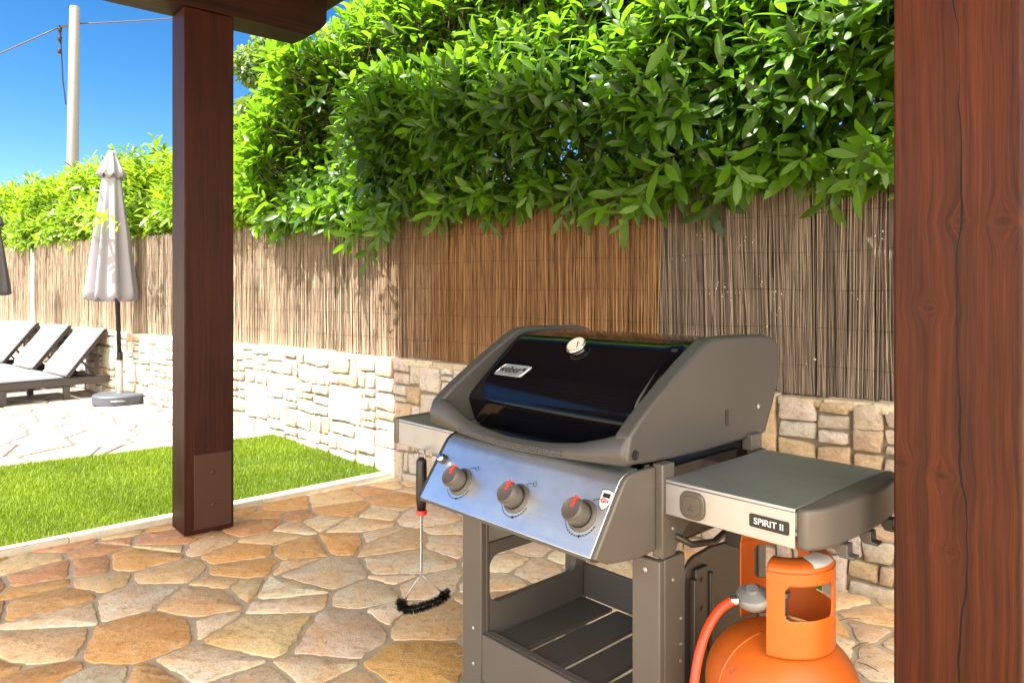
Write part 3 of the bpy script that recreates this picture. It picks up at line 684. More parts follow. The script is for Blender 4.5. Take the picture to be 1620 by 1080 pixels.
def laurel_far():
    inv = np.array([wp(-6, -.6)[0], wp(-6, -.6)[1], 0])
    e = empty('laurel_hedge', 'bright yellow green sunlit laurel hedge behind the far fence and parasols', 'hedge', tuple(inv))
    g = np.random.default_rng(31); O = []; D = []; T = []
    def top(t): return np.interp(t, [-11, -9, -7.5, -6, -5, -4.3, -3.7, -3.1, -2.2, -1.2], [2.55, 2.55, 2.52, 2.52, 2.58, 2.46, 2.48, 2.42, 2.45, 2.55])
    def add(t, f, z, dx, dn, dz, tt):
        p = CJ[None]+WD[None]*t[:, None]+WN[None]*f[:, None]; O.append(np.column_stack([p, z]))
        dd = np.outer(dx, np.append(WD, 0))+np.outer(dn, np.append(WN, 0)); dd[:, 2] += dz; D.append(dd); T.append(tt)
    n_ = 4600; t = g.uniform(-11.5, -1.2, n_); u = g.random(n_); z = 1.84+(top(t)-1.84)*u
    f = -.22+.12*np.sin(np.clip(u+.1, 0, 1)*pi)+.08*np.sin(t*3.3+z*2.5)*np.cos(z*4-t)+g.normal(size=n_)*.06-.3*u**3
    add(t, f, z, .25+g.normal(size=n_)*.4, .45+g.normal(size=n_)*.25-.25*u, .35+.6*u+g.normal(size=n_)*.3, np.clip(.55+.2*u+g.normal(size=n_)*.15, 0, 1))
    n_ = 1500; t = g.uniform(-11.5, -1.2, n_); z = top(t)-.1+g.normal(size=n_)*.09; f = g.uniform(-.9, .1, n_)
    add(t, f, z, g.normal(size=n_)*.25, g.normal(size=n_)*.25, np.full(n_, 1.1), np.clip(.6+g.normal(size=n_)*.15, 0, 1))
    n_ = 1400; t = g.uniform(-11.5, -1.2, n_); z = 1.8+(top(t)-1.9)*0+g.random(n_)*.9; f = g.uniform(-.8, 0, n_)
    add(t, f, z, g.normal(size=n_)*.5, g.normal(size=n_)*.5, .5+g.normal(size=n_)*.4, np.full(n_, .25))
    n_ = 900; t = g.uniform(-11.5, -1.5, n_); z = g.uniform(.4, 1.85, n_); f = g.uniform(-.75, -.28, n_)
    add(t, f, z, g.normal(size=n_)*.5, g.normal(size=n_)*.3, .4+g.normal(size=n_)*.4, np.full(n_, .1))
    # sprays reaching round the parasol
    h = np.array([(-4.35,.5,2.35),(-4.3,.5,2.2),(-4.1,.45,2.0),(-4.0,.4,1.92),(-3.8,.45,1.95),(-3.6,.4,1.9),(-4.2,.45,2.5)]); n_ = len(h)
    add(h[:, 0], h[:, 1], h[:, 2], g.normal(size=n_)*.3-.3, .6+g.normal(size=n_)*.2, g.normal(size=n_)*.3, np.full(n_, .85))
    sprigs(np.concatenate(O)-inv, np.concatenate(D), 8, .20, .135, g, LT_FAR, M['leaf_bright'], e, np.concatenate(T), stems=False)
    mb = MB(); r = random.Random(6)
    for i in range(18):
        p = wp(-10.8+i*.55, -.5); q = wp(-10.8+i*.55+r.uniform(-.2, .2), -.3)
        mb.tube([Vector((p[0], p[1], 0))-Vector(inv), Vector((p[0], p[1], 1.5))-Vector(inv), Vector((q[0], q[1], 2.4))-Vector(inv)], [.03, .02, .008], 6)
    mb.build('trunk', M['bark'], e, smooth=True)
laurel_far()
def far_tree(x, y, h, rx, label, seed, n_=17000):
    e = empty('broadleaf_tree', label, 'tree', (x, y, 0)); g = np.random.default_rng(seed); r = random.Random(seed)
    mb = MB(); mb.tube([(0,0,-.1),(.05,0,h*.3),(-.05,.05,h*.6),(0,0,h*.9)], [.16,.13,.09,.03], 10)
    cl = []
    for i in range(34):
        a = r.uniform(0, 2*pi); k = r.uniform(.15, 1)**.6; zz = h*r.uniform(.28, .98); rr = rx*k*math.sqrt(max(.08, 1-((zz/h-.6)/.45)**2))
        c = (rr*cos(a), rr*sin(a), zz); cl.append(c)
        z0 = zz*r.uniform(.5, .7); mb.tube([(0, 0, z0), (c[0]*.5, c[1]*.5, (z0+zz)/2), c], [.05, .03, .01], 5)
    mb.build('trunk', M['bark'], e, smooth=True)
    C_ = np.array(cl)[g.integers(0, len(cl), n_)]; rad = rx*.30
    v = norm(g.normal(size=(n_, 3)))*rad*(.55+.45*g.random(n_))[:, None]; P = C_+v*np.array([1, 1, .75])
    D = norm(v)*.5+g.normal(size=(n_, 3))*.6; D[:, 2] -= .2; Nn = norm(v)+np.array([0, 0, .9])
    leaves('crown', P, D, Nn, .11+.05*g.random(n_), np.clip(.5+.25*v[:, 2]/rad+g.normal(size=n_)*.15, 0, 1), LT_FAR, M['leaf_tree'], e, 1.5)
far_tree(-4.15, 14.6, 6.2, 1.5, 'loose leafy tree rising behind the hedge right of the front post', 41, 22000)
far_tree(-1.9, 13.5, 6.6, 1.9, 'leafy tree behind the big laurel above the timber beam end', 42, 16000)

# ---------------------------------------------------------------- utility pole
up = empty('utility_pole', 'tall grey concrete utility pole carrying black cables behind the hedge', 'pole', (-8.75, 14.4, 0))
MB().lathe([(.13,-.1),(.105,4),(.092,6.82),(.08,6.84)], 20, Matrix.Shear('XY', 4, (.035, 0)) if False else None).build('shaft', M['concrete'], up, smooth='auto')
MB().box(-.32,-.10,-.02,.02,6.42,6.46).box(-.30,-.27,-.02,.02,6.1,6.46).tube([(-.28,0,6.42),(-.22,0,5.4),(-.15,0,4.9)],.012,6).build('bracket', M['bracket'], up)
for k, z_ in enumerate((6.38, 6.2, 5.95)): MB().lathe([(.02,-.05),(.045,-.03),(.03,0),(.045,.03),(.02,.05)], 12, xf((-.29, 0, z_))).build('insulator', M['bracket'], up, smooth=True)
up.rotation_euler = (0, radians(.75), 0)
def cable(label, a, b, sag):
    a, b = Vector(a), Vector(b); pts = [a.lerp(b, i/24)-Vector((0, 0, sag*4*(i/24)*(1-i/24))) for i in range(25)]
    o = MB().tube([p-a for p in pts], .015, 6).build('cable', M['cable'], smooth=True); o.location = a; tag(o, label, 'cable', 'cables on the utility pole')
cable('black cable falling from the utility pole to the left edge', (-9.0, 14.4, 6.42), (-15.5, 14.0, 3.6), .10)
cable('black cable running from the utility pole to the right behind the beam', (-8.66, 14.4, 6.5), (-1.5, 17.5, 8.9), .25)

# ---------------------------------------------------------------- pergola (local x = along the beams towards the wall, y = left of that)
PA = atan2(.656, .755); PX = Vector((.755, .656, 0)); PYv = Vector((-.656, .755, 0))
pg = empty('pergola', 'dark red brown stained timber pergola with a roof over the patio', 'pergola', (-1.667, 3.70, 0), PA)
# front post: its front-left corner stands at the pergola origin
po = MB().box(0, .25, 0, .21, .012, 2.715).build('post', M['wood'], pg, bevel=.006); po['label'] = 'square timber post beside the lawn'
MB().box(.045, .236, -.006, -.0005, .035, .42).build('base_plate', M['copper'], po, bevel=.002)
mb = MB()
for z_ in (.32, .15): MB().lathe([(.011,0),(.011,.004),(.006,.006)], 12, xf((.14, -.006, z_), (radians(90), 0, 0))).build('bolt', M['copper'], po)
MB().box(.09, .17, .06, .15, -.008, .012).build('foot_bracket', M['bracket'], po)
# beam with chamfered end
prof = [(-3.1, 2.718), (.67, 2.718), (.74, 2.76), (.775, 2.80), (.785, 2.83), (.785, 2.93), (-3.1, 2.93)]
bmn = MB().prism(prof, -.004, .214, 'xz').build('beam', M['wood_x'], pg, bevel=.004)
bmn['label'] = 'beam with a rounded chamfered end'
# near post and its beam
np0 = Vector((.765, 1.46, 0)); d = np0-Vector((-1.667, 3.70, 0)); lx, ly = d.dot(PX), d.dot(PYv)
pn = MB().box(0, .26, -.218, 0, .012, 2.715).build('post', M['wood_near'], pg, bevel=.005, seg=3); pn.location = (lx, ly, 0); pn.rotation_euler = (0, 0, 0)
pn['label'] = 'near cracked and knotted timber post at the right edge'
R_ = Matrix.Rotation(radians(.55), 4, Vector((0, 1, 0)))
MB().prism([(a+lx, b) for a, b in [(-3.0, 2.718), (.9, 2.718), (.98, 2.78), (1.0, 2.93), (-3.0, 2.93)]], ly-.22, ly+.002, 'xz').build('beam', M['wood_x'], pg, bevel=.004)
# roof: rafters and boards, tiles above
for i in range(7):
    x = -3.08+i*.64
    MB().box(x, x+.09, -4.0, .45, 2.933, 3.04).build('rafter', M['wood_x'], pg, bevel=.003)
rf = MB().box(-3.15, .88, -4.05, .47, 3.043, 3.075).build('roof', M['wood_roof'], pg)
MB().box(-3.17, .90, -4.07, .485, 3.078, 3.12).build('roof_tiles', M['tile'], rf)

# ---------------------------------------------------------------- loungers and parasols on the terrace
def make_lounger():
    e = empty('sun_lounger', 'x', 'sun lounger', (0,0,0), radians(49), 'sun loungers side by side on the terrace')
    W_ = .72
    f = MB().box(-1.5, .50, 0, .045, .15, .225).box(-1.5, .50, W_-.045, W_, .15, .225).box(-1.5, -1.455, .047, W_-.047, .15, .225).box(.455, .50, .047, W_-.047, .15, .225)
    for k in range(8): f.box(-1.38+k*.17, -1.28+k*.17, .047, W_-.047, .195, .212)
    f.build('frame', M['rattan_grey'], e, bevel=.006)
    for (x, y) in ((-1.45, .0), (-.62, 0), (-.055, 0), (-1.45, W_-.05), (-.2, W_-.05), (.38, W_-.05)):
        MB().box(x, x+.06, y+.002, y+.05, 0, .149).build('leg', M['rattan_grey'], e, bevel=.006)
    a = radians(52); ca, sa = cos(a), sin(a)
    mm = Matrix.Translation((-.03, 0, .240)) @ Matrix.Rotation(-a, 4, 'Y')
    MB().box(0, .63, .005, W_-.005, -.03, 0, mm).build('backrest', M['rattan'], e, bevel=.006)
    c = MB()
    # cushion: seat then back, puffy edges
    def cush(mb, L, mat4):
        nx, ny = 14, 8; top = []; v = []; f_ = []
        for i in range(nx+1):
            for j in range(ny+1):
                u, v_ = i/nx, j/ny; e_ = min(u, 1-u, .12)/.12*min(v_*1.2, (1-v_)*1.2, .12)/.12; h = .012+.05*max(0, e_)**.35+.003*sin(u*40)*sin(v_*9)
                v.append((u*L, v_*W_, h))
        n1 = len(v)
        for i in range(nx+1):
            for j in range(ny+1): v.append((i/nx*L, j/ny*W_, .003))
        for i in range(nx):
            for j in range(ny):
                a_ = i*(ny+1)+j; f_.append((a_, a_+ny+1, a_+ny+2, a_+1)); f_.append((n1+a_, n1+a_+1, n1+a_+ny+2, n1+a_+ny+1))
        for i in range(nx):
            for j in (0, ny):
                a_ = i*(ny+1)+j; f_.append((a_, a_+ny+1, n1+a_+ny+1, n1+a_))
        for j in range(ny):
            for i in (0, nx):
                a_ = i*(ny+1)+j; f_.append((a_, a_+1, n1+a_+1, n1+a_))
        mb.add(v, f_, mat4)
    cush(c, 1.42, Matrix.Translation((-1.47, 0, .228))); cush(c, .62, mm @ Matrix.Translation((.0, 0, .003)))
    c.build('cushion', M['cushion'], e, smooth=True)
    MB().tube([(.28, .08, .21), (.12, .08, .42)], .012, 6).tube([(.28, W_-.08, .21), (.12, W_-.08, .42)], .012, 6).tube([(.28, .08, .21), (.28, W_-.08, .21)], .012, 6).build('prop', M['rattan'], e)
    return e
lg = make_lounger()
spots = [(0, 'nearest pale cushioned sun lounger beside the parasol base'), (1.05, 'middle sun lounger with off white cushion on a brown frame'), (2.15, 'farthest left sun lounger cut by the photo edge')]
for i, (k, lb) in enumerate(spots):
    o = lg if i == 0 else copy_tree(lg); o['label'] = lb
    o.location = (-4.66-.765*k, 7.66+.644*k, .1)
def parasol(label, x, y, mat, top, bot, rbot, tilt, base=True, seed=0):
    e = empty('parasol', label, 'parasol', (x, y, .1), 0, 'closed parasols on the terrace'); r = random.Random(seed)
    MB().tube([(0,0,.4),(-.033*tilt*(top-.1),0,top-.1)], .021, 12).build('pole', M['bracket'], e, smooth=True)
    can = empty('canopy_pivot', None, None) if False else None
    def canopy(z0, z1, r0, r1, folds, amp, rows=22, seg=160, bellows=0):
        v = []; f = []
        for i in range(rows+1):
            t = i/rows; z = z1+(z0-z1)*t; rr = r1+(r0-r1)*t**1.05
            for k in range(seg):
                a = 2*pi*k/seg; w_ = cos(folds*a+1.2*sin(t*1.5)+.35*sin(3*a)); am = amp*min(1, t*1.8+.12)
                q = rr*(1+am*w_*(.8+.4*sin(a*2+seed))-(am*.5)); zz = z-(.045*abs(sin(folds*a/2+.4)) if i == rows else 0)
                v.append((q*cos(a)+tilt*(-.033*z-.05*(top-z)/1.5), q*sin(a), zz))
        for i in range(rows):
            for k in range(seg): f.append((i*seg+k, (i+1)*seg+k, (i+1)*seg+(k+1) % seg, i*seg+(k+1) % seg))
        f.append(list(range(seg)))
        return MB().add(v, f)
    c = canopy(bot, top-.16, rbot, .075, 8, .30).build('canopy', mat, e, smooth=True)
    sdm = c.modifiers.new('thick', 'SOLIDIFY'); sdm.thickness = .003
    cp = canopy(top-.24, top, .125, .03, 8, .22, 8).build('vent_cap', mat, c, smooth=True); sdm = cp.modifiers.new('thick', 'SOLIDIFY'); sdm.thickness = .003
    if base:
        b = MB().lathe([(.24,0),(.25,.01),(.25,.085),(.235,.10),(.05,.105)], 48).build('base', M['base_grey'], e, smooth='auto')
        MB().tube([(.05,-.245,.05),(.06,-.275,.055),(.15,-.235,.055),(.165,-.2,.05)], .008, 8).build('handle', M['zinc'], b, smooth=True)
        MB().lathe([(.034,.10),(.034,.42),(.026,.44)], 20).build('sleeve', M['zinc'], e, smooth='auto')
    MB().lathe([(.03,-.02),(.03,.06)], 12, xf((0,0,.46))).build('clamp', M['bracket'], e)
    return e
parasol('closed pale parasol on a round grey base right of the loungers', -4.02, 7.45, M['fabric_white'], 2.58, 1.08, .215, 1, True, 1)
parasol('closed dark grey parasol at the left edge behind the loungers', -6.27, 8.75, M['fabric_grey'], 2.2, 1.13, .19, 0, True, 2)

# ---------------------------------------------------------------- gas grill (local x = to the right along its front, y = to its back)
G = empty('gas_grill', 'three burner gas grill with black domed lid and steel side tables', 'grill', (.352, 1.675, 0), atan2(-.735, .678))
TA = M['taupe']; ZT = .84
def P(name, mb, mat, par=G, **k): return mb.build(name, mat, par, **k)
# legs
for (x0, x1, lab) in ((-.079, 0, None), (-.7175, -.631, None)):
    lg_ = MB().box(x0, x1, -.02, -.0, .06, .648 if x0 < -.5 else .652)
    sx0, sx1 = (x1-.012, x1) if x1 == 0 else (x1-.03, x1)
    if x1 == 0: lg_.box(x1-.02, x1, .0, .082, .06, .652)
    else: lg_.box(x1-.02, x1, .0, .012, .06, .648)
    l = P('leg', lg_, TA, bevel=.003)
    P('caster', MB().lathe([(.028,-.012),(.03,0),(.028,.012)], 20, xf(((x0+x1)/2, .0, .03), (0, radians(90), 0))), M['blackplastic'], l, smooth='auto')
    mb = MB()
    if x1 == 0:
        for (yy, zz) in ((.03,.60),(.062,.50),(.062,.44),(.062,.40),(.062,.33),(.062,.24),(.03,.72)): P('screw', MB().lathe([(.0055,0),(.0055,.002),(.002,.004)], 10, xf((.0005, yy, zz), (0, radians(90), 0))), M['zinc'], l)
        P('screw', MB().lathe([(.007,0),(.007,.002),(.002,.004)], 10, xf((-.04, -.0205, .625), (radians(90), 0, 0))), M['zinc'], l)
    else:
        for zz in (.275, .17, .05): P('screw', MB().lathe([(.006,0),(.006,.002),(.002,.004)], 10, xf((-.665, -.0205, zz), (radians(90), 0, 0))), M['zinc'], l)
# upper uprights carrying the cook box
P('upright', MB().box(-.03, 0, -.008, .04, .655, .872), TA, bevel=.003)
P('upright', MB().box(-.7175, -.69, -.008, .04, .655, .872), TA, bevel=.003)
# rear legs
for x0, x1 in ((-.05, 0), (-.7175, -.655)):
    P('leg', MB().box(x0, x1, .43, .47, .06, .84), TA, bevel=.003)
P('brace', MB().box(-.30, -.275, .44, .455, .30, .66).box(-.27, -.255, .43, .44, .30, .66), M['zinc'], bevel=.002)
# left side frame sheet with rounded window
def rrect(x0, x1, z0, z1, r, n_=6):
    out = []
    for cx_, cz_, a0 in ((x1-r, z1-r, 0), (x0+r, z1-r, 90), (x0+r, z0+r, 180), (x1-r, z0+r, 270)):
        for k in range(n_+1):
            a = radians(a0+90*k/n_); out.append((cx_+r*cos(a), cz_+r*sin(a)))
    return out
def holed(outer, hole, a, b, plane='yz'):
    """plate with one hole: outer rectangle (x0,x1,z0,z1), hole outline ccw starting at the upper right"""
    x0, x1, z0, z1 = outer; cnt = len(hole)//4; cs = [(x1, z1), (x0, z1), (x0, z0), (x1, z0)]
    mb = MB(); v2 = list(hole)+cs; n_ = len(hole); F2 = []
    for q in range(4):
        for k in range(cnt-1): F2.append((q*cnt+k, q*cnt+k+1, n_+q))
        F2.append((q*cnt+cnt-1, ((q+1) % 4)*cnt, n_+(q+1) % 4, n_+q))
    def P3(p, h): return {'yz': (h, p[0], p[1]), 'xz': (p[0], h, p[1])}[plane]
    k = len(v2); v = [P3(p, a) for p in v2]+[P3(p, b) for p in v2]
    f = [tuple(x) for x in F2]+[tuple(i+k for i in x[::-1]) for x in F2]
    f += [(i, (i+1) % n_, (i+1) % n_+k, i+k) for i in range(n_)]+[(n_+i, n_+(i+1) % 4, n_+(i+1) % 4+k, n_+i+k) for i in range(4)]
    return mb.add(v, f)
P('side_frame', holed((.014, .428, .20, .525), rrect(.0145, .392, .345, .487, .035), -.652, -.632), TA)
P('side_frame', MB().box(-.648, -.636, .014, .428, .528, .66), M['zinc'])
# right side tank shield and gusset
sh = [(.084,.10),(.084,.575)]+[(.084+.055*(1-cos(a)), .575+.055*sin(a)) for a in (radians(k) for k in (20,40,60,75,90))]+[(.20,.634),(.30,.626),(.40,.618),(.428,.612),(.428,.10)]
s1 = P('tank_shield', MB().prism(sh, -.014, -.004, 'yz'), M['darkbrown'], bevel=.003)
mb = MB()
for yy in (.105, .175): mb.box(-.0035, .012, yy, yy+.014, .12, .58)
mb.box(-.0035, .006, .121, .173, .14, .60)
P('rib', mb, M['darkbrown'], s1, bevel=.003)
for zz in (.57, .50): P('screw', MB().lathe([(.006,0),(.006,.002)], 12, xf((.0065, .145, zz), (0, radians(90), 0))), M['blackplastic'], s1)
gs = [(.042,.757),(.20,.757),(.13,.73),(.085,.705),(.055,.675),(.044,.655),(.042,.655)]
P('gusset', MB().prism(gs, -.016, -.002, 'yz'), TA, bevel=.002)
P('gas_pipe', MB().tube([(-.01,.045,.70),(.02,.08,.675),(.03,.16,.665),(.03,.26,.69),(.02,.34,.735)], .008, 10), M['darkbrown'], smooth=True)
P('valve_bracket', MB().box(.06,.11,.16,.20,.665,.757), M['blackplastic'], bevel=.003)
# bottom shelf
P('front_rail', MB().box(-.6305, -.0795, -.018, -.004, .13, .268).box(-.6305, -.0795, -.0038, .022, .256, .268), TA, bevel=.003)
P('rear_rail', MB().box(-.655, -.05, .432, .446, .25, .36), M['slat'], bevel=.003)
xs = [-.630, -.497, -.489, -.362, -.354, -.235, -.227, -.081]
for k in range(4):
    P('shelf_slat', MB().box(xs[2*k], xs[2*k+1]-.010, .024, .43, .238, .250), M['slat'], bevel=.004)
# cook box
P('cook_box', MB().prism([(-.02,.875),(-.02,.70),(.06,.655),(.38,.655),(.45,.72),(.45,.875)], -.685, -.034, 'yz'), M['enamel'], bevel=.01)
P('back_step', MB().box(-.034, -.004, .40, .455, .842, .885), TA, bevel=.003)
# lid: side castings, front handle bezel, black shell
side = [(-.112,.884),(-.118,.90),(-.105,.950),(-.06,.985),(-.01,1.018),(.06,1.062),(.12,1.098),(.175,1.128),(.205,1.143),(.235,1.151),(.30,1.153),(.40,1.152),(.50,1.148),(.545,1.140),(.572,1.120),(.582,1.09),(.583,1.03),(.545,.95),(.502,.875),(.42,.872),(.20,.871),(.057,.873),(-.02,.877)]
lid = P('lid', MB().prism(side, -.062, -.018, 'yz'), M['taupe_cast'], bevel=.009, seg=4)
ll = P('side_casting', MB().prism(side, -.755, -.715, 'yz'), M['taupe_cast'], lid, bevel=.009, seg=4)
# details on the right casting
mb = MB(); mb.prism([(p[0], p[1]) for p in rrect(.290, .306, .920, .965, .0079)], -.0185, -.0168, 'yz')
P('slot', mb, M['blackplastic'], lid)
P('screw', MB().lathe([(.008,0),(.008,.002),(.003,.004)], 14, xf((-.0175, .458, .955), (0, radians(90), 0))), M['zinc'], lid)
P('pivot_screw', MB().lathe([(.011,0),(.011,.003),(.007,.003),(.006,.0015)], 20, xf((-.0175, -.088, .905), (0, radians(90), 0))), M['blackplastic'], lid)
# front bezel (handle): smile-shaped upper edge
def bez_top(u):   # z of the upper edge
    c = [(-.76,.952),(-.715,.956),(-.68,.946),(-.640,.928),(-.60,.912),(-.52,.898),(-.43,.8915),(-.34,.8925),(-.254,.899),(-.169,.912),(-.10,.932),(-.06,.946),(-.02,.95)]
    return float(np.interp(u, [a for a, b in c], [b for a, b in c]))
v = []; f = []; NU = 64; ring = 8
for i in range(NU+1):
    u = -.748+(.748-.025)*i/NU; s_ = (u+.386)/.362; bow = -.128+.012*s_**2; zt = bez_top(u); zb = .862+.018*abs(s_)**1.6
    mid = zb+(zt-zb)*.45
    sec = [(bow+.050, zb+.004), (bow+.012, zb), (bow, zb+.008), (bow-.004, mid), (bow+.008, zt-.008), (bow+.020, zt-.001), (bow+.034, zt-.004), (bow+.055, zt-.03)]
    v += [(u, y, z) for y, z in sec]
for i in range(NU):
    for k in range(ring):
        a, b = i*ring+k, i*ring+(k+1) % ring; f.append((a, b, b+ring, a+ring))
f.append(tuple(range(ring))); f.append(tuple(NU*ring+k for k in range(ring))[::-1])
hb = P('handle', MB().add(v, f), M['taupe_cast'], lid, smooth=True)
mb = MB(); r = random.Random(1)
for i in range(52):
    for k in range(3):
        u = -.60+i*.0078+(k % 2)*.004; s_ = (u+.386)/.362; zb = .862+.018*abs(s_)**1.6; y = -.128+.012*s_**2-.0035
        mb.lathe([(.0028,-.001),(.002,.0012),(.0002,.0018)], 6, xf((u, y+.0006-.0007*k, zb+.008+k*.0055), (radians(80), 0, 0)), cap=False)
P('grip_texture', mb, M['taupe_cast'], hb, smooth=True)
# black shell, profile swept along u with a raised centre panel
prof = [(.030,.872),(.018,.90),(.008,.93),(.003,.943),(.004,.953),(.010,.962),(.020,.9715),(.042,.9905),(.08,1.022),(.12,1.055),(.16,1.088),(.195,1.115),(.214,1.127),(.235,1.135),(.27,1.140),(.36,1.143),(.46,1.141),(.52,1.12),(.55,1.06),(.53,.97),(.49,.88)]
us = [-.716,-.70,-.692,-.684,-.676,-.668,-.65]+list(np.linspace(-.62,-.15,24))+[-.125,-.112,-.104,-.096,-.088,-.078,-.061]
v = []; f = []; n_ = len(prof)
for u in us:
    for j, (y, z) in enumerate(prof):
        t = j/(n_-1)
        # raised panel between the crease and the top edge; its sides slope outwards upward
        inn = 0
        if 6 <= j <= 12:
            edge = .078; L = -.70+ .030; s0 = min(1, max(0, (u-(-.690))/.010)); s1_ = min(1, max(0, ((-.02-edge)-u)/.010)); inn = min(s0, s1_)*(1 if 7 <= j <= 11 else .4)
        v.append((u, y-.64*.020*inn, z+.77*.020*inn))
for i in range(len(us)-1):
    for j in range(n_-1): a = i*n_+j; f.append((a, a+1, a+n_+1, a+n_))
shell = P('lid_shell', MB().add(v, f), M['enamel'], lid, smooth=True)
ss = shell.modifiers.new('sub', 'SUBSURF'); ss.levels = 1; ss.render_levels = 2
# thermometer
LR = radians(40)
def onlid(u, y, h=0):     # point on the shell's slanted face raised by h
    z = .968+(y-.016)*(1.115-.968)/(.195-.016); return (u, y-.64*(.019+h), z+.77*(.019+h))
TH = onlid(-.405, .165)
th = P('thermometer', MB().lathe([(.024,-.004),(.024,.006),(.030,.010),(.032,.016),(.030,.020),(.0275,.020),(.0275,.017)], 40, xf(TH, (LR, 0, 0))), M['chrome'], lid, smooth='auto')
P('dial', MB().lathe([(.0272,.0172),(.0001,.0174)], 32, xf(TH, (LR, 0, 0)), cap=False), M['dial'], th)
P('needle', MB().box(-.0015,.0015,-.016,.012,.0180,.0188, xf(TH, (LR, 0, .5))), M['black_ink'], th)
# name plate: parallelogram
m4 = xf(onlid(-.585, .078), (LR, 0, 0))
npt = [(-.068,-.0225),(.050,-.0225),(.068,.0225),(-.050,.0225)]
def rnd(poly, r):
    out = []
    for i in range(len(poly)):
        A, B, C2 = [Vector(poly[(i+k) % len(poly)]) for k in (-1, 0, 1)]
        a = B+(A-B).normalized()*r; c = B+(C2-B).normalized()*r
        for t in (0, .33, .66, 1): out.append(tuple(a*(1-t)**2+B*2*t*(1-t)+c*t*t))
    return out
pl_ = P('name_plate', MB().prism(rnd(npt, .009), 0, .004, 'xy', m4), M['plate'], lid, bevel=.0008)
P('plate_rim', MB().tube([m4 @ Vector((a, b, .0045)) for a, b in rnd([(x*.95, y*.92) for x, y in npt], .008)+[rnd([(x*.95, y*.92) for x, y in npt], .008)[0]]], .0012, 6), M['chrome'], pl_, smooth=True)
lt = text('lettering', 'weber', .037, M['black_ink'], pl_, tuple(m4 @ Vector((-.010, .001, .0045))), (LR, 0, 0), .0006, sx=.95, bold=.0003)
P('dot', MB().lathe([(.0055,0),(.0055,.0012)], 20, m4 @ Matrix.Translation((.045, .006, .004))), M['black_ink'], pl_)
# control panel
PR = math.atan2(.87, .56)   # panel normal tilt
nvec = Vector((0, -.829, .559)); FR = radians(90-34)
side_f = [(-.088,.866),(-.108,.861),(-.122,.852),(-.135,.835),(-.224,.704),(-.180,.683),(-.08,.669),(-.010,.672),(-.010,.866)]
cb = P('control_box', MB().prism(side_f, -.032, -.018, 'yz'), TA, bevel=.004)
P('end_cap', MB().prism(side_f, -.662, -.652, 'yz'), M['blackplastic'], cb, bevel=.002)
fp_ = [(-.060,.868),(-.088,.8655),(-.108,.8605),(-.122,.8515),(-.1345,.8345),(-.2235,.7035),(-.212,.698),(-.12,.83),(-.06,.85)]
cp_ = P('control_panel', MB().prism(fp_, -.650, -.033, 'yz'), M['fascia'], cb, bevel=.0012)
P('lower_lip', MB().prism([(-.2235,.7025),(-.224,.696),(-.20,.688),(-.10,.69),(-.10,.70)], -.650, -.033, 'yz'), M['taupe_cast'], cb, bevel=.001)
def onp(u, y, h=0):
    z = .8345+(y+.1345)*(.131/.089); return Vector((u, y, z))+nvec*h
KN = [(-.522,-.183), (-.305,-.182), (-.094,-.178)]
for i, (u, y) in enumerate(KN):
    mt = Matrix.Translation(onp(u, y, .0005)) @ Matrix.Rotation(FR, 4, 'X')
    kn_ = P('knob', MB().lathe([(.0275,.008),(.0275,.034),(.0285,.036),(.0285,.040),(.0265,.045),(.024,.0475),(.0225,.0465),(.001,.0465)], 48, mt), M['knob'], cb, smooth='auto')
    P('bezel', MB().lathe([(.038,0),(.0375,.004),(.034,.007),(.030,.0075),(.029,.004)], 48, mt), M['knob'], kn_, smooth='auto')
    P('seal', MB().lathe([(.0295,.007),(.0288,.012)], 40, mt), M['blackplastic'], kn_, smooth=True)
    P('pointer', MB().box(-.004,.004,.004,.0235,.0468,.0486, mt @ Matrix.Rotation(radians(-8), 4, 'Z')).box(-.004,.004,.0232,.0300,.036,.0484, mt @ Matrix.Rotation(radians(-8), 4, 'Z')), M['red'], kn_, bevel=.0008)
    dm = MB()
    for k in range(15):
        a = radians(195+k*10.0); w_ = .0007+.0008*k/15
        for (r0, r1) in ((.0455-w_, .0455+w_),):
            a1 = a+radians(7.5); dm.add([mt @ Vector((q*cos(b), q*sin(b), .0006)) for q, b in ((r0, a), (r1, a), (r1, a1), (r0, a1))], [(0,1,2,3)])
    dm.add([mt @ Vector((q*cos(b), q*sin(b), .0006)) for q, b in ((.043, radians(281)), (.0495, radians(283)), (.0495, radians(286)), (.043, radians(288)))], [(0,1,2,3)])
    P('dial_marks', dm, M['black_ink'], kn_); dm = MB()
    dm.tube([mt @ Vector(p) for p in ((.012,.040,.001),(.024,.046,.001),(.034,.046,.001))], .0006, 4)
    P('lead_line', dm, M['black_ink'], kn_); dm = MB()
    dm.tube([mt @ Vector((.039+.0055*cos(t), .046+.0055*sin(t), .001)) for t in [k*pi/8 for k in range(17)]], .0006, 4)
    P('off_symbol', dm, M['black_ink'], kn_)
mi = Matrix.Translation(onp(-.628, -.158, 0)) @ Matrix.Rotation(FR, 4, 'X')
ig_ = P('igniter_button', MB().lathe([(.0135,0),(.0135,.010),(.011,.012)], 28, mi), M['blackplastic'], cb, smooth='auto')
P('button_cap', MB().lathe([(.0095,.0125),(.0095,.020),(.007,.022)], 24, mi), M['chrome'], ig_, smooth='auto')
ms = Matrix.Translation(onp(-.050, -.150, 0)) @ Matrix.Rotation(FR, 4, 'X')
shp = [(-.016,.018),(0,.021),(.016,.018),(.015,-.006),(.009,-.018),(0,-.024),(-.009,-.018),(-.015,-.006)]
bd = P('shield_badge', MB().prism(shp, .0003, .0012, 'xy', ms), M['label'], cb)
shs = [(x*1.08, y*1.08) for x, y in shp]
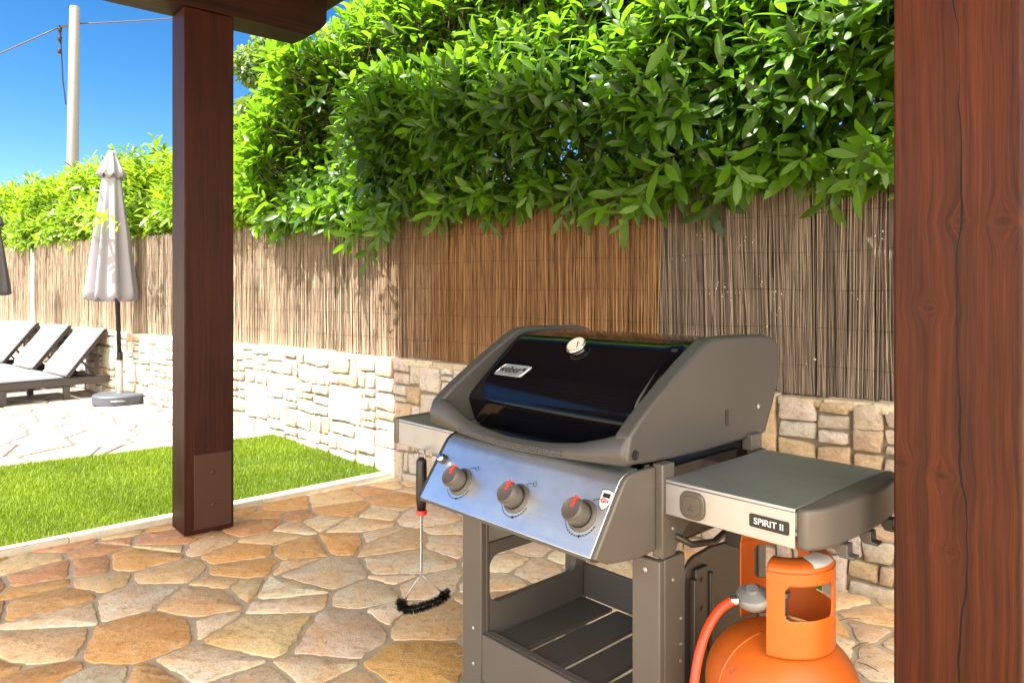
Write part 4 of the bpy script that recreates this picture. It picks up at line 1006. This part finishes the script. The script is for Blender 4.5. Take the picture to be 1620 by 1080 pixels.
P('badge_outline', MB().tube([ms @ Vector((x, y, .001)) for x, y in shs+[shs[0]]], .0006, 4), M['black_ink'], bd)
P('badge_window', MB().box(-.010,.010,.003,.013,.0013,.0018, ms), M['black_ink'], bd)
text('lettering', 'GS4', .012, M['ink_red'], bd, tuple(ms @ Vector((0, -.005, .0015))), (FR, 0, 0), .0003, bold=.0003)
# side tables
def cap_poly(x0, x1, s=1):
    out = [(x0, 0)]
    for k in range(13):
        t = k/12; out.append((x1+s*.018*math.sin(pi*t)-s*.02*(abs(2*t-1)**8), -.004+.463*t))
    out.append((x0, .455)); return out
rt = P('side_table', MB().box(.001, .311, .0, .455, .832, ZT).box(.001, .311, 0, .004, .759, .8318).box(.001,.311,.451,.455,.78,.8318), M['steel'], bevel=.002)
rt['label'] = 'right side table of brushed steel'
cpo = cap_poly(.312, .355)
rc = P('end_cap', MB().prism(cpo, .760, ZT+.002, 'xy'), TA, rt, bevel=.009, seg=4)
for yy in (.10, .22, .34):
    P('hook', MB().prism([(.33,.7595),(.372,.7595),(.372,.738),(.385,.738),(.385,.731),(.355,.731),(.345,.745),(.33,.745)], yy, yy+.028, 'xz'), M['taupe_cast'], rt, bevel=.002)
q = [(a-.0, b) for a, b in rrect(.043, .107, .764, .826, .022)]
hk = P('igniter_cover', MB().prism(q, -.006, .0, 'xz'), M['knob'], rt, bevel=.003)
P('inner_disc', MB().prism(rrect(.053, .097, .773, .817, .016), -.0085, -.0062, 'xz'), M['knob'], hk, bevel=.002)
P('flame_mark', MB().tube([(.072,-.0092,.79),(.078,-.0092,.797),(.073,-.0092,.803)], .0012, 5).tube([(.068,-.0092,.786),(.082,-.0092,.786)], .0011, 5), M['taupe_cast'], hk)
bg_ = P('badge', MB().prism(rrect(.213, .299, .7835, .8105, .004), -.0022, -.0002, 'xz'), M['black_ink'], rt)
text('lettering', 'SPIRIT II', .0185, M['ink_white'], bg_, (.256, -.0025, .7968), (radians(90), 0, 0), .0003, bold=.0001, sx=1.03)
lt_ = P('side_table', MB().box(-1.062, -.72, -.018, .435, .832, ZT).box(-1.062, -.72, -.018, -.014, .757, .8318), M['steel'], bevel=.002)
lt_['label'] = 'left side table of brushed steel'
P('end_cap', MB().prism([(-1.063,-.022),(-1.063,.437),(-1.10,.44),(-1.105,.2),(-1.088,-.022)], .756, ZT+.002, 'xy'), TA, lt_, bevel=.006, seg=3)
P('table_bracket', MB().box(-.75,-.70,.0,.40,.66,.755), M['darkbrown'])

# ---------------------------------------------------------------- grill brush hanging from the left side table
Gm = Matrix.Translation((.352, 1.675, 0)) @ Matrix.Rotation(atan2(-.735, .678), 4, 'Z')
bp = Gm @ Vector((-.886, -.05, .765))
B = empty('grill_brush', 'black handled wire grill brush hanging under the left side table', 'brush', tuple(bp), radians(8)); B.scale = (1.3, 1.3, 1.0)
MB().tube([(0,0,-.02),(0,0,-.03),(0,0,-.09),(0,0,-.15),(0,0,-.186)], [.007,.0125,.0135,.0135,.010], 16).build('handle', M['blackplastic'], B, smooth=True)
MB().tube([(-.004,.03,-.003),(-.008,0,.002),(-.009,-.004,-.02),(-.004,-.002,-.028)], .002, 6).tube([(.004,.03,-.003),(.008,0,.002),(.009,-.004,-.02),(.004,-.002,-.028)], .002, 6).build('hanging_loop', M['zinc'], B, smooth=True)
MB().lathe([(.011,-.2),(.0135,-.198),(.0135,-.188),(.0115,-.185)], 16).build('red_ring', M['red'], B, smooth='auto')
rod = MB()
for ph in (0, pi): rod.tube([(.0022*cos(ph+k*1.1), .0022*sin(ph+k*1.1), -.195-k*.0047) for k in range(41)], .0019, 6)
sp = -.387
rod.tube([(0,0,sp),(-.012,0,sp-.02),(-.030,0,sp-.055),(-.042,0,sp-.088)], .0019, 6).tube([(0,0,sp),(.014,0,sp-.02),(.038,0,sp-.048),(.052,0,sp-.066)], .0019, 6)
cpts = [(-.045,0,sp-.078),(-.050,0,sp-.095),(-.042,0,sp-.108),(-.020,0,sp-.110),(.005,0,sp-.103),(.030,0,sp-.093),(.052,0,sp-.080),(.060,0,sp-.066),(.056,0,sp-.056)]
rod.tube(cpts, .002, 6); rod.build('wire_frame', M['zinc'], B, smooth=True)
g = random.Random(8); V = []; F = []
cv = [Vector(p) for p in cpts]
sl_ = [(cv[i+1]-cv[i]).length for i in range(len(cv)-1)]
for i in range(4200):
    a = g.choices(range(len(sl_)), sl_)[0]; p = cv[a].lerp(cv[a+1], g.random()); d_ = (cv[a+1]-cv[a]).normalized()
    a1 = Vector((0, 1, 0)); b1 = d_.cross(a1); t = g.random()*2*pi; rd = (a1*cos(t)+b1*sin(t)+d_*g.gauss(0, .1)).normalized(); L = g.uniform(.012, .0165)
    s_ = (rd.cross(d_).normalized()+d_*g.uniform(-1,1)).normalized()*.0007; o = len(V); V += [p-s_, p+s_, p+rd*L+s_*.5, p+rd*L-s_*.5]; F.append((o, o+1, o+2, o+3))
br = MB().add(V, F).build('bristles', M['blackplastic'], B); 

# ---------------------------------------------------------------- gas bottle
ct = Vector((.595, 1.605, 0)); view = Vector((-.346, -.938, 0))
GB = empty('gas_bottle', 'orange steel gas bottle standing under the right side table', 'gas bottle', tuple(ct), 0)
R0 = .163
prof = [(.12,.0),(.125,.02),(.145,.03),(R0,.05),(R0,.235),(R0+.0015,.238),(R0+.0015,.246),(R0,.249),(R0,.405)]+[(R0*cos(a)**.78, .405+.125*sin(a)) for a in (radians(k) for k in range(8, 88, 6))]+[(.02,.532),(.001,.532)]
MB().lathe(prof, 96).build('body', M['orange'], GB, smooth='auto')
seam = [Vector((0,0,0))]*0
wb = MB(); wpts = []
aa = atan2(view.y, view.x)-radians(52)
for k in range(22):
    a = radians(2+k*3.6); wpts.append((( R0+.0005)*cos(a)**.78*cos(aa), (R0+.0005)*cos(a)**.78*sin(aa), .405+.1255*sin(a)))
MB().tube(wpts, .0028, 8).build('weld_seam', M['orange'], GB, smooth=True)
# collar sheet: theta 0 = facing the camera, positive to the right
phi0 = atan2(view.y, view.x)
def cang(th): return phi0+radians(th)
def collar(z0, z1, R, wins, th0, th1, nt_=220, nz_=56, curl=True):
    v = []; f = []; idx = {}
    for i in range(nt_+1):
        th = th0+(th1-th0)*i/nt_
        for j in range(nz_+1):
            z = z0+(z1-z0)*j/nz_; v.append((R*cos(cang(th)), R*sin(cang(th)), z))
    for i in range(nt_):
        thc = th0+(th1-th0)*(i+.5)/nt_
        for j in range(nz_):
            zc = z0+(z1-z0)*(j+.5)/nz_; inside = False
            for (a0_, a1_, b0, b1, rr) in wins:
                sx = R*radians(thc); X0, X1 = R*radians(a0_), R*radians(a1_)
                if X0 < sx < X1 and b0 < zc < b1:
                    dx = max(X0+rr-sx, sx-X1+rr, 0); dz = max(b0+rr-zc, zc-b1+rr, 0)
                    if dx*dx+dz*dz < rr*rr: inside = True
            if not inside: a = i*(nz_+1)+j; f.append((a, a+nz_+1, a+nz_+2, a+1))
    return MB().add(v, f)
ZC0, ZC1 = .515, .689; RC = .108
# visible sheet wraps from -16 deg clockwise round the right and back to -132 (=228)
co = collar(ZC0, ZC1, RC, [(4, 66, .592, .664, .012), (88, 140, .592, .664, .012), (160, 214, .60, .676, .012)], -16, 236).build('guard_collar', M['orange'], GB, smooth=True)
sd_ = co.modifiers.new('thick', 'SOLIDIFY'); sd_.thickness = .0035; sd_.offset = 0
# rolled-in top flange
v = []; f = []; pf_ = [(RC, ZC1-.001), (RC-.003, ZC1+.008), (RC-.012, ZC1+.015), (RC-.028, ZC1+.018), (RC-.046, ZC1+.019), (RC-.05, ZC1+.014)]
nt_ = 80
for i in range(nt_+1):
    th = -16+(236+16)*i/nt_; nar = 1 if th < 150 else max(.25, 1-(th-150)/20)
    for (r, z) in pf_: rr = RC-(RC-r)*nar; v.append((rr*cos(cang(th)), rr*sin(cang(th)), z))
for i in range(nt_):
    for j in range(len(pf_)-1): a = i*len(pf_)+j; f.append((a, a+len(pf_), a+len(pf_)+1, a+1))
fl = MB().add(v, f).build('top_rim', M['orange'], co, smooth=True); sd_ = fl.modifiers.new('thick', 'SOLIDIFY'); sd_.thickness = .003
def curved_label(th0, th1, prof_, mat, name, par, off=.0012):
    v = []; f = []; n_ = 12
    for i in range(n_+1):
        th = th0+(th1-th0)*i/n_
        for (r, z) in prof_: v.append((r*cos(cang(th)), r*sin(cang(th)), z+off))
    for i in range(n_):
        for j in range(len(prof_)-1): a = i*len(prof_)+j; f.append((a, a+len(prof_), a+len(prof_)+1, a+1))
    return MB().add(v, f).build(name, mat, par, smooth=True)
curved_label(38, 82, [(RC-.003, ZC1+.0085), (RC-.012, ZC1+.0155), (RC-.028, ZC1+.0185), (RC-.044, ZC1+.0195)], M['label'], 'sticker', co)
curved_label(125, 150, [(RC-.004, .600), (RC-.004, .664)], M['green'], 'green_tag', co, 0)
curved_label(104, 124, [(RC-.004, .600), (RC-.004, .664)], M['label'], 'paper_tag', co, 0)
# valve
vm = MB().lathe([(.022,.53),(.022,.55),(.014,.552),(.014,.60),(.019,.602),(.019,.612),(.008,.614),(.008,.63)], 24); vm.tube([(0,0,.575),(-.055,-.015,.58)], .010, 12)
MB_v = vm.build('valve', M['zinc'], GB, smooth='auto')
MB().lathe([(.024,.63),(.026,.634),(.026,.655),(.02,.66)], 24).build('valve_wheel', M['bracket'], MB_v, smooth='auto')
MB().box(.03,.075,-.004,.004,.548,.552, Matrix.Rotation(phi0+.5, 4, 'Z')).build('strip', M['white'], MB_v)
# regulator and hose
rc_ = Vector((.512, 1.545, .622))
RG = empty('gas_regulator', 'grey disc shaped gas regulator screwed to the bottle valve', 'regulator', tuple(rc_), 0)
rot = (radians(14), radians(-10), 0)
MB().lathe([(.012,-.026),(.022,-.02),(.032,-.010),(.036,-.004),(.036,.004),(.033,.010),(.020,.016),(.013,.018),(.013,.024),(.001,.024)], 40, xf((0,0,0), rot)).build('housing', M['castgrey'], RG, smooth='auto')
MB().tube([(.0,0,-.006),(.03,.022,-.03),(.05,.05,-.045)], .009, 12).build('union_nut', M['zinc'], RG, smooth=True)
MB().lathe([(.0105,-.008),(.0105,.008)], 18, xf((-.046,-.010,-.002), (0, radians(90), .2))).build('hose_clamp', M['chrome'], RG, smooth='auto')
hp = [(.474,1.537,.62),(.455,1.530,.617),(.428,1.515,.604),(.400,1.495,.575),(.378,1.475,.530),(.362,1.455,.470),(.354,1.445,.41),(.352,1.44,.34),(.36,1.46,.25),(.33,1.55,.14),(.25,1.75,.10)]
# smooth the hose path
def cr(pts, n_=8):
    P_ = [Vector(p) for p in pts]; P_ = [P_[0]]+P_+[P_[-1]]; out = []
    for i in range(1, len(P_)-2):
        for k in range(n_):
            t = k/n_; a, b, c, d2 = P_[i-1:i+3]
            out.append(.5*((2*b)+(c-a)*t+(2*a-5*b+4*c-d2)*t*t+(3*b-a-3*c+d2)*t**3))
    return out+[P_[-2]]
hs_ = MB().tube([p-Vector(hp[0]) for p in cr(hp)], .0095, 14).build('gas_hose', M['hose'], smooth=True); hs_.location = hp[0]
tag(hs_, 'bright orange rubber gas hose curving down from the regulator', 'hose')

# ---------------------------------------------------------------- leaves and twigs fallen on the patio
def litter():
    r = random.Random(12)
    spots = [(.95,1.95),(1.05,2.05),(1.0,2.25),(1.12,2.3),(1.2,2.45),(.98,2.1),(1.1,2.15),(1.25,2.6),(1.3,2.8),(1.15,1.9)]
    for i, (x, y) in enumerate(spots):
        a = r.uniform(0, pi); L = r.uniform(.02, .05)
        o = MB().tube([(-L*cos(a), -L*sin(a), 0), (0, .006, .003), (L*cos(a), L*sin(a), 0)], [.001, .0016, .0008], 5).build('twig', M['bark'], smooth=True)
        o.location = (x, y, .004); tag(o, 'thin brown twig lying on the paving behind the gas bottle', 'twig', 'twigs on the paving behind the gas bottle')
litter()
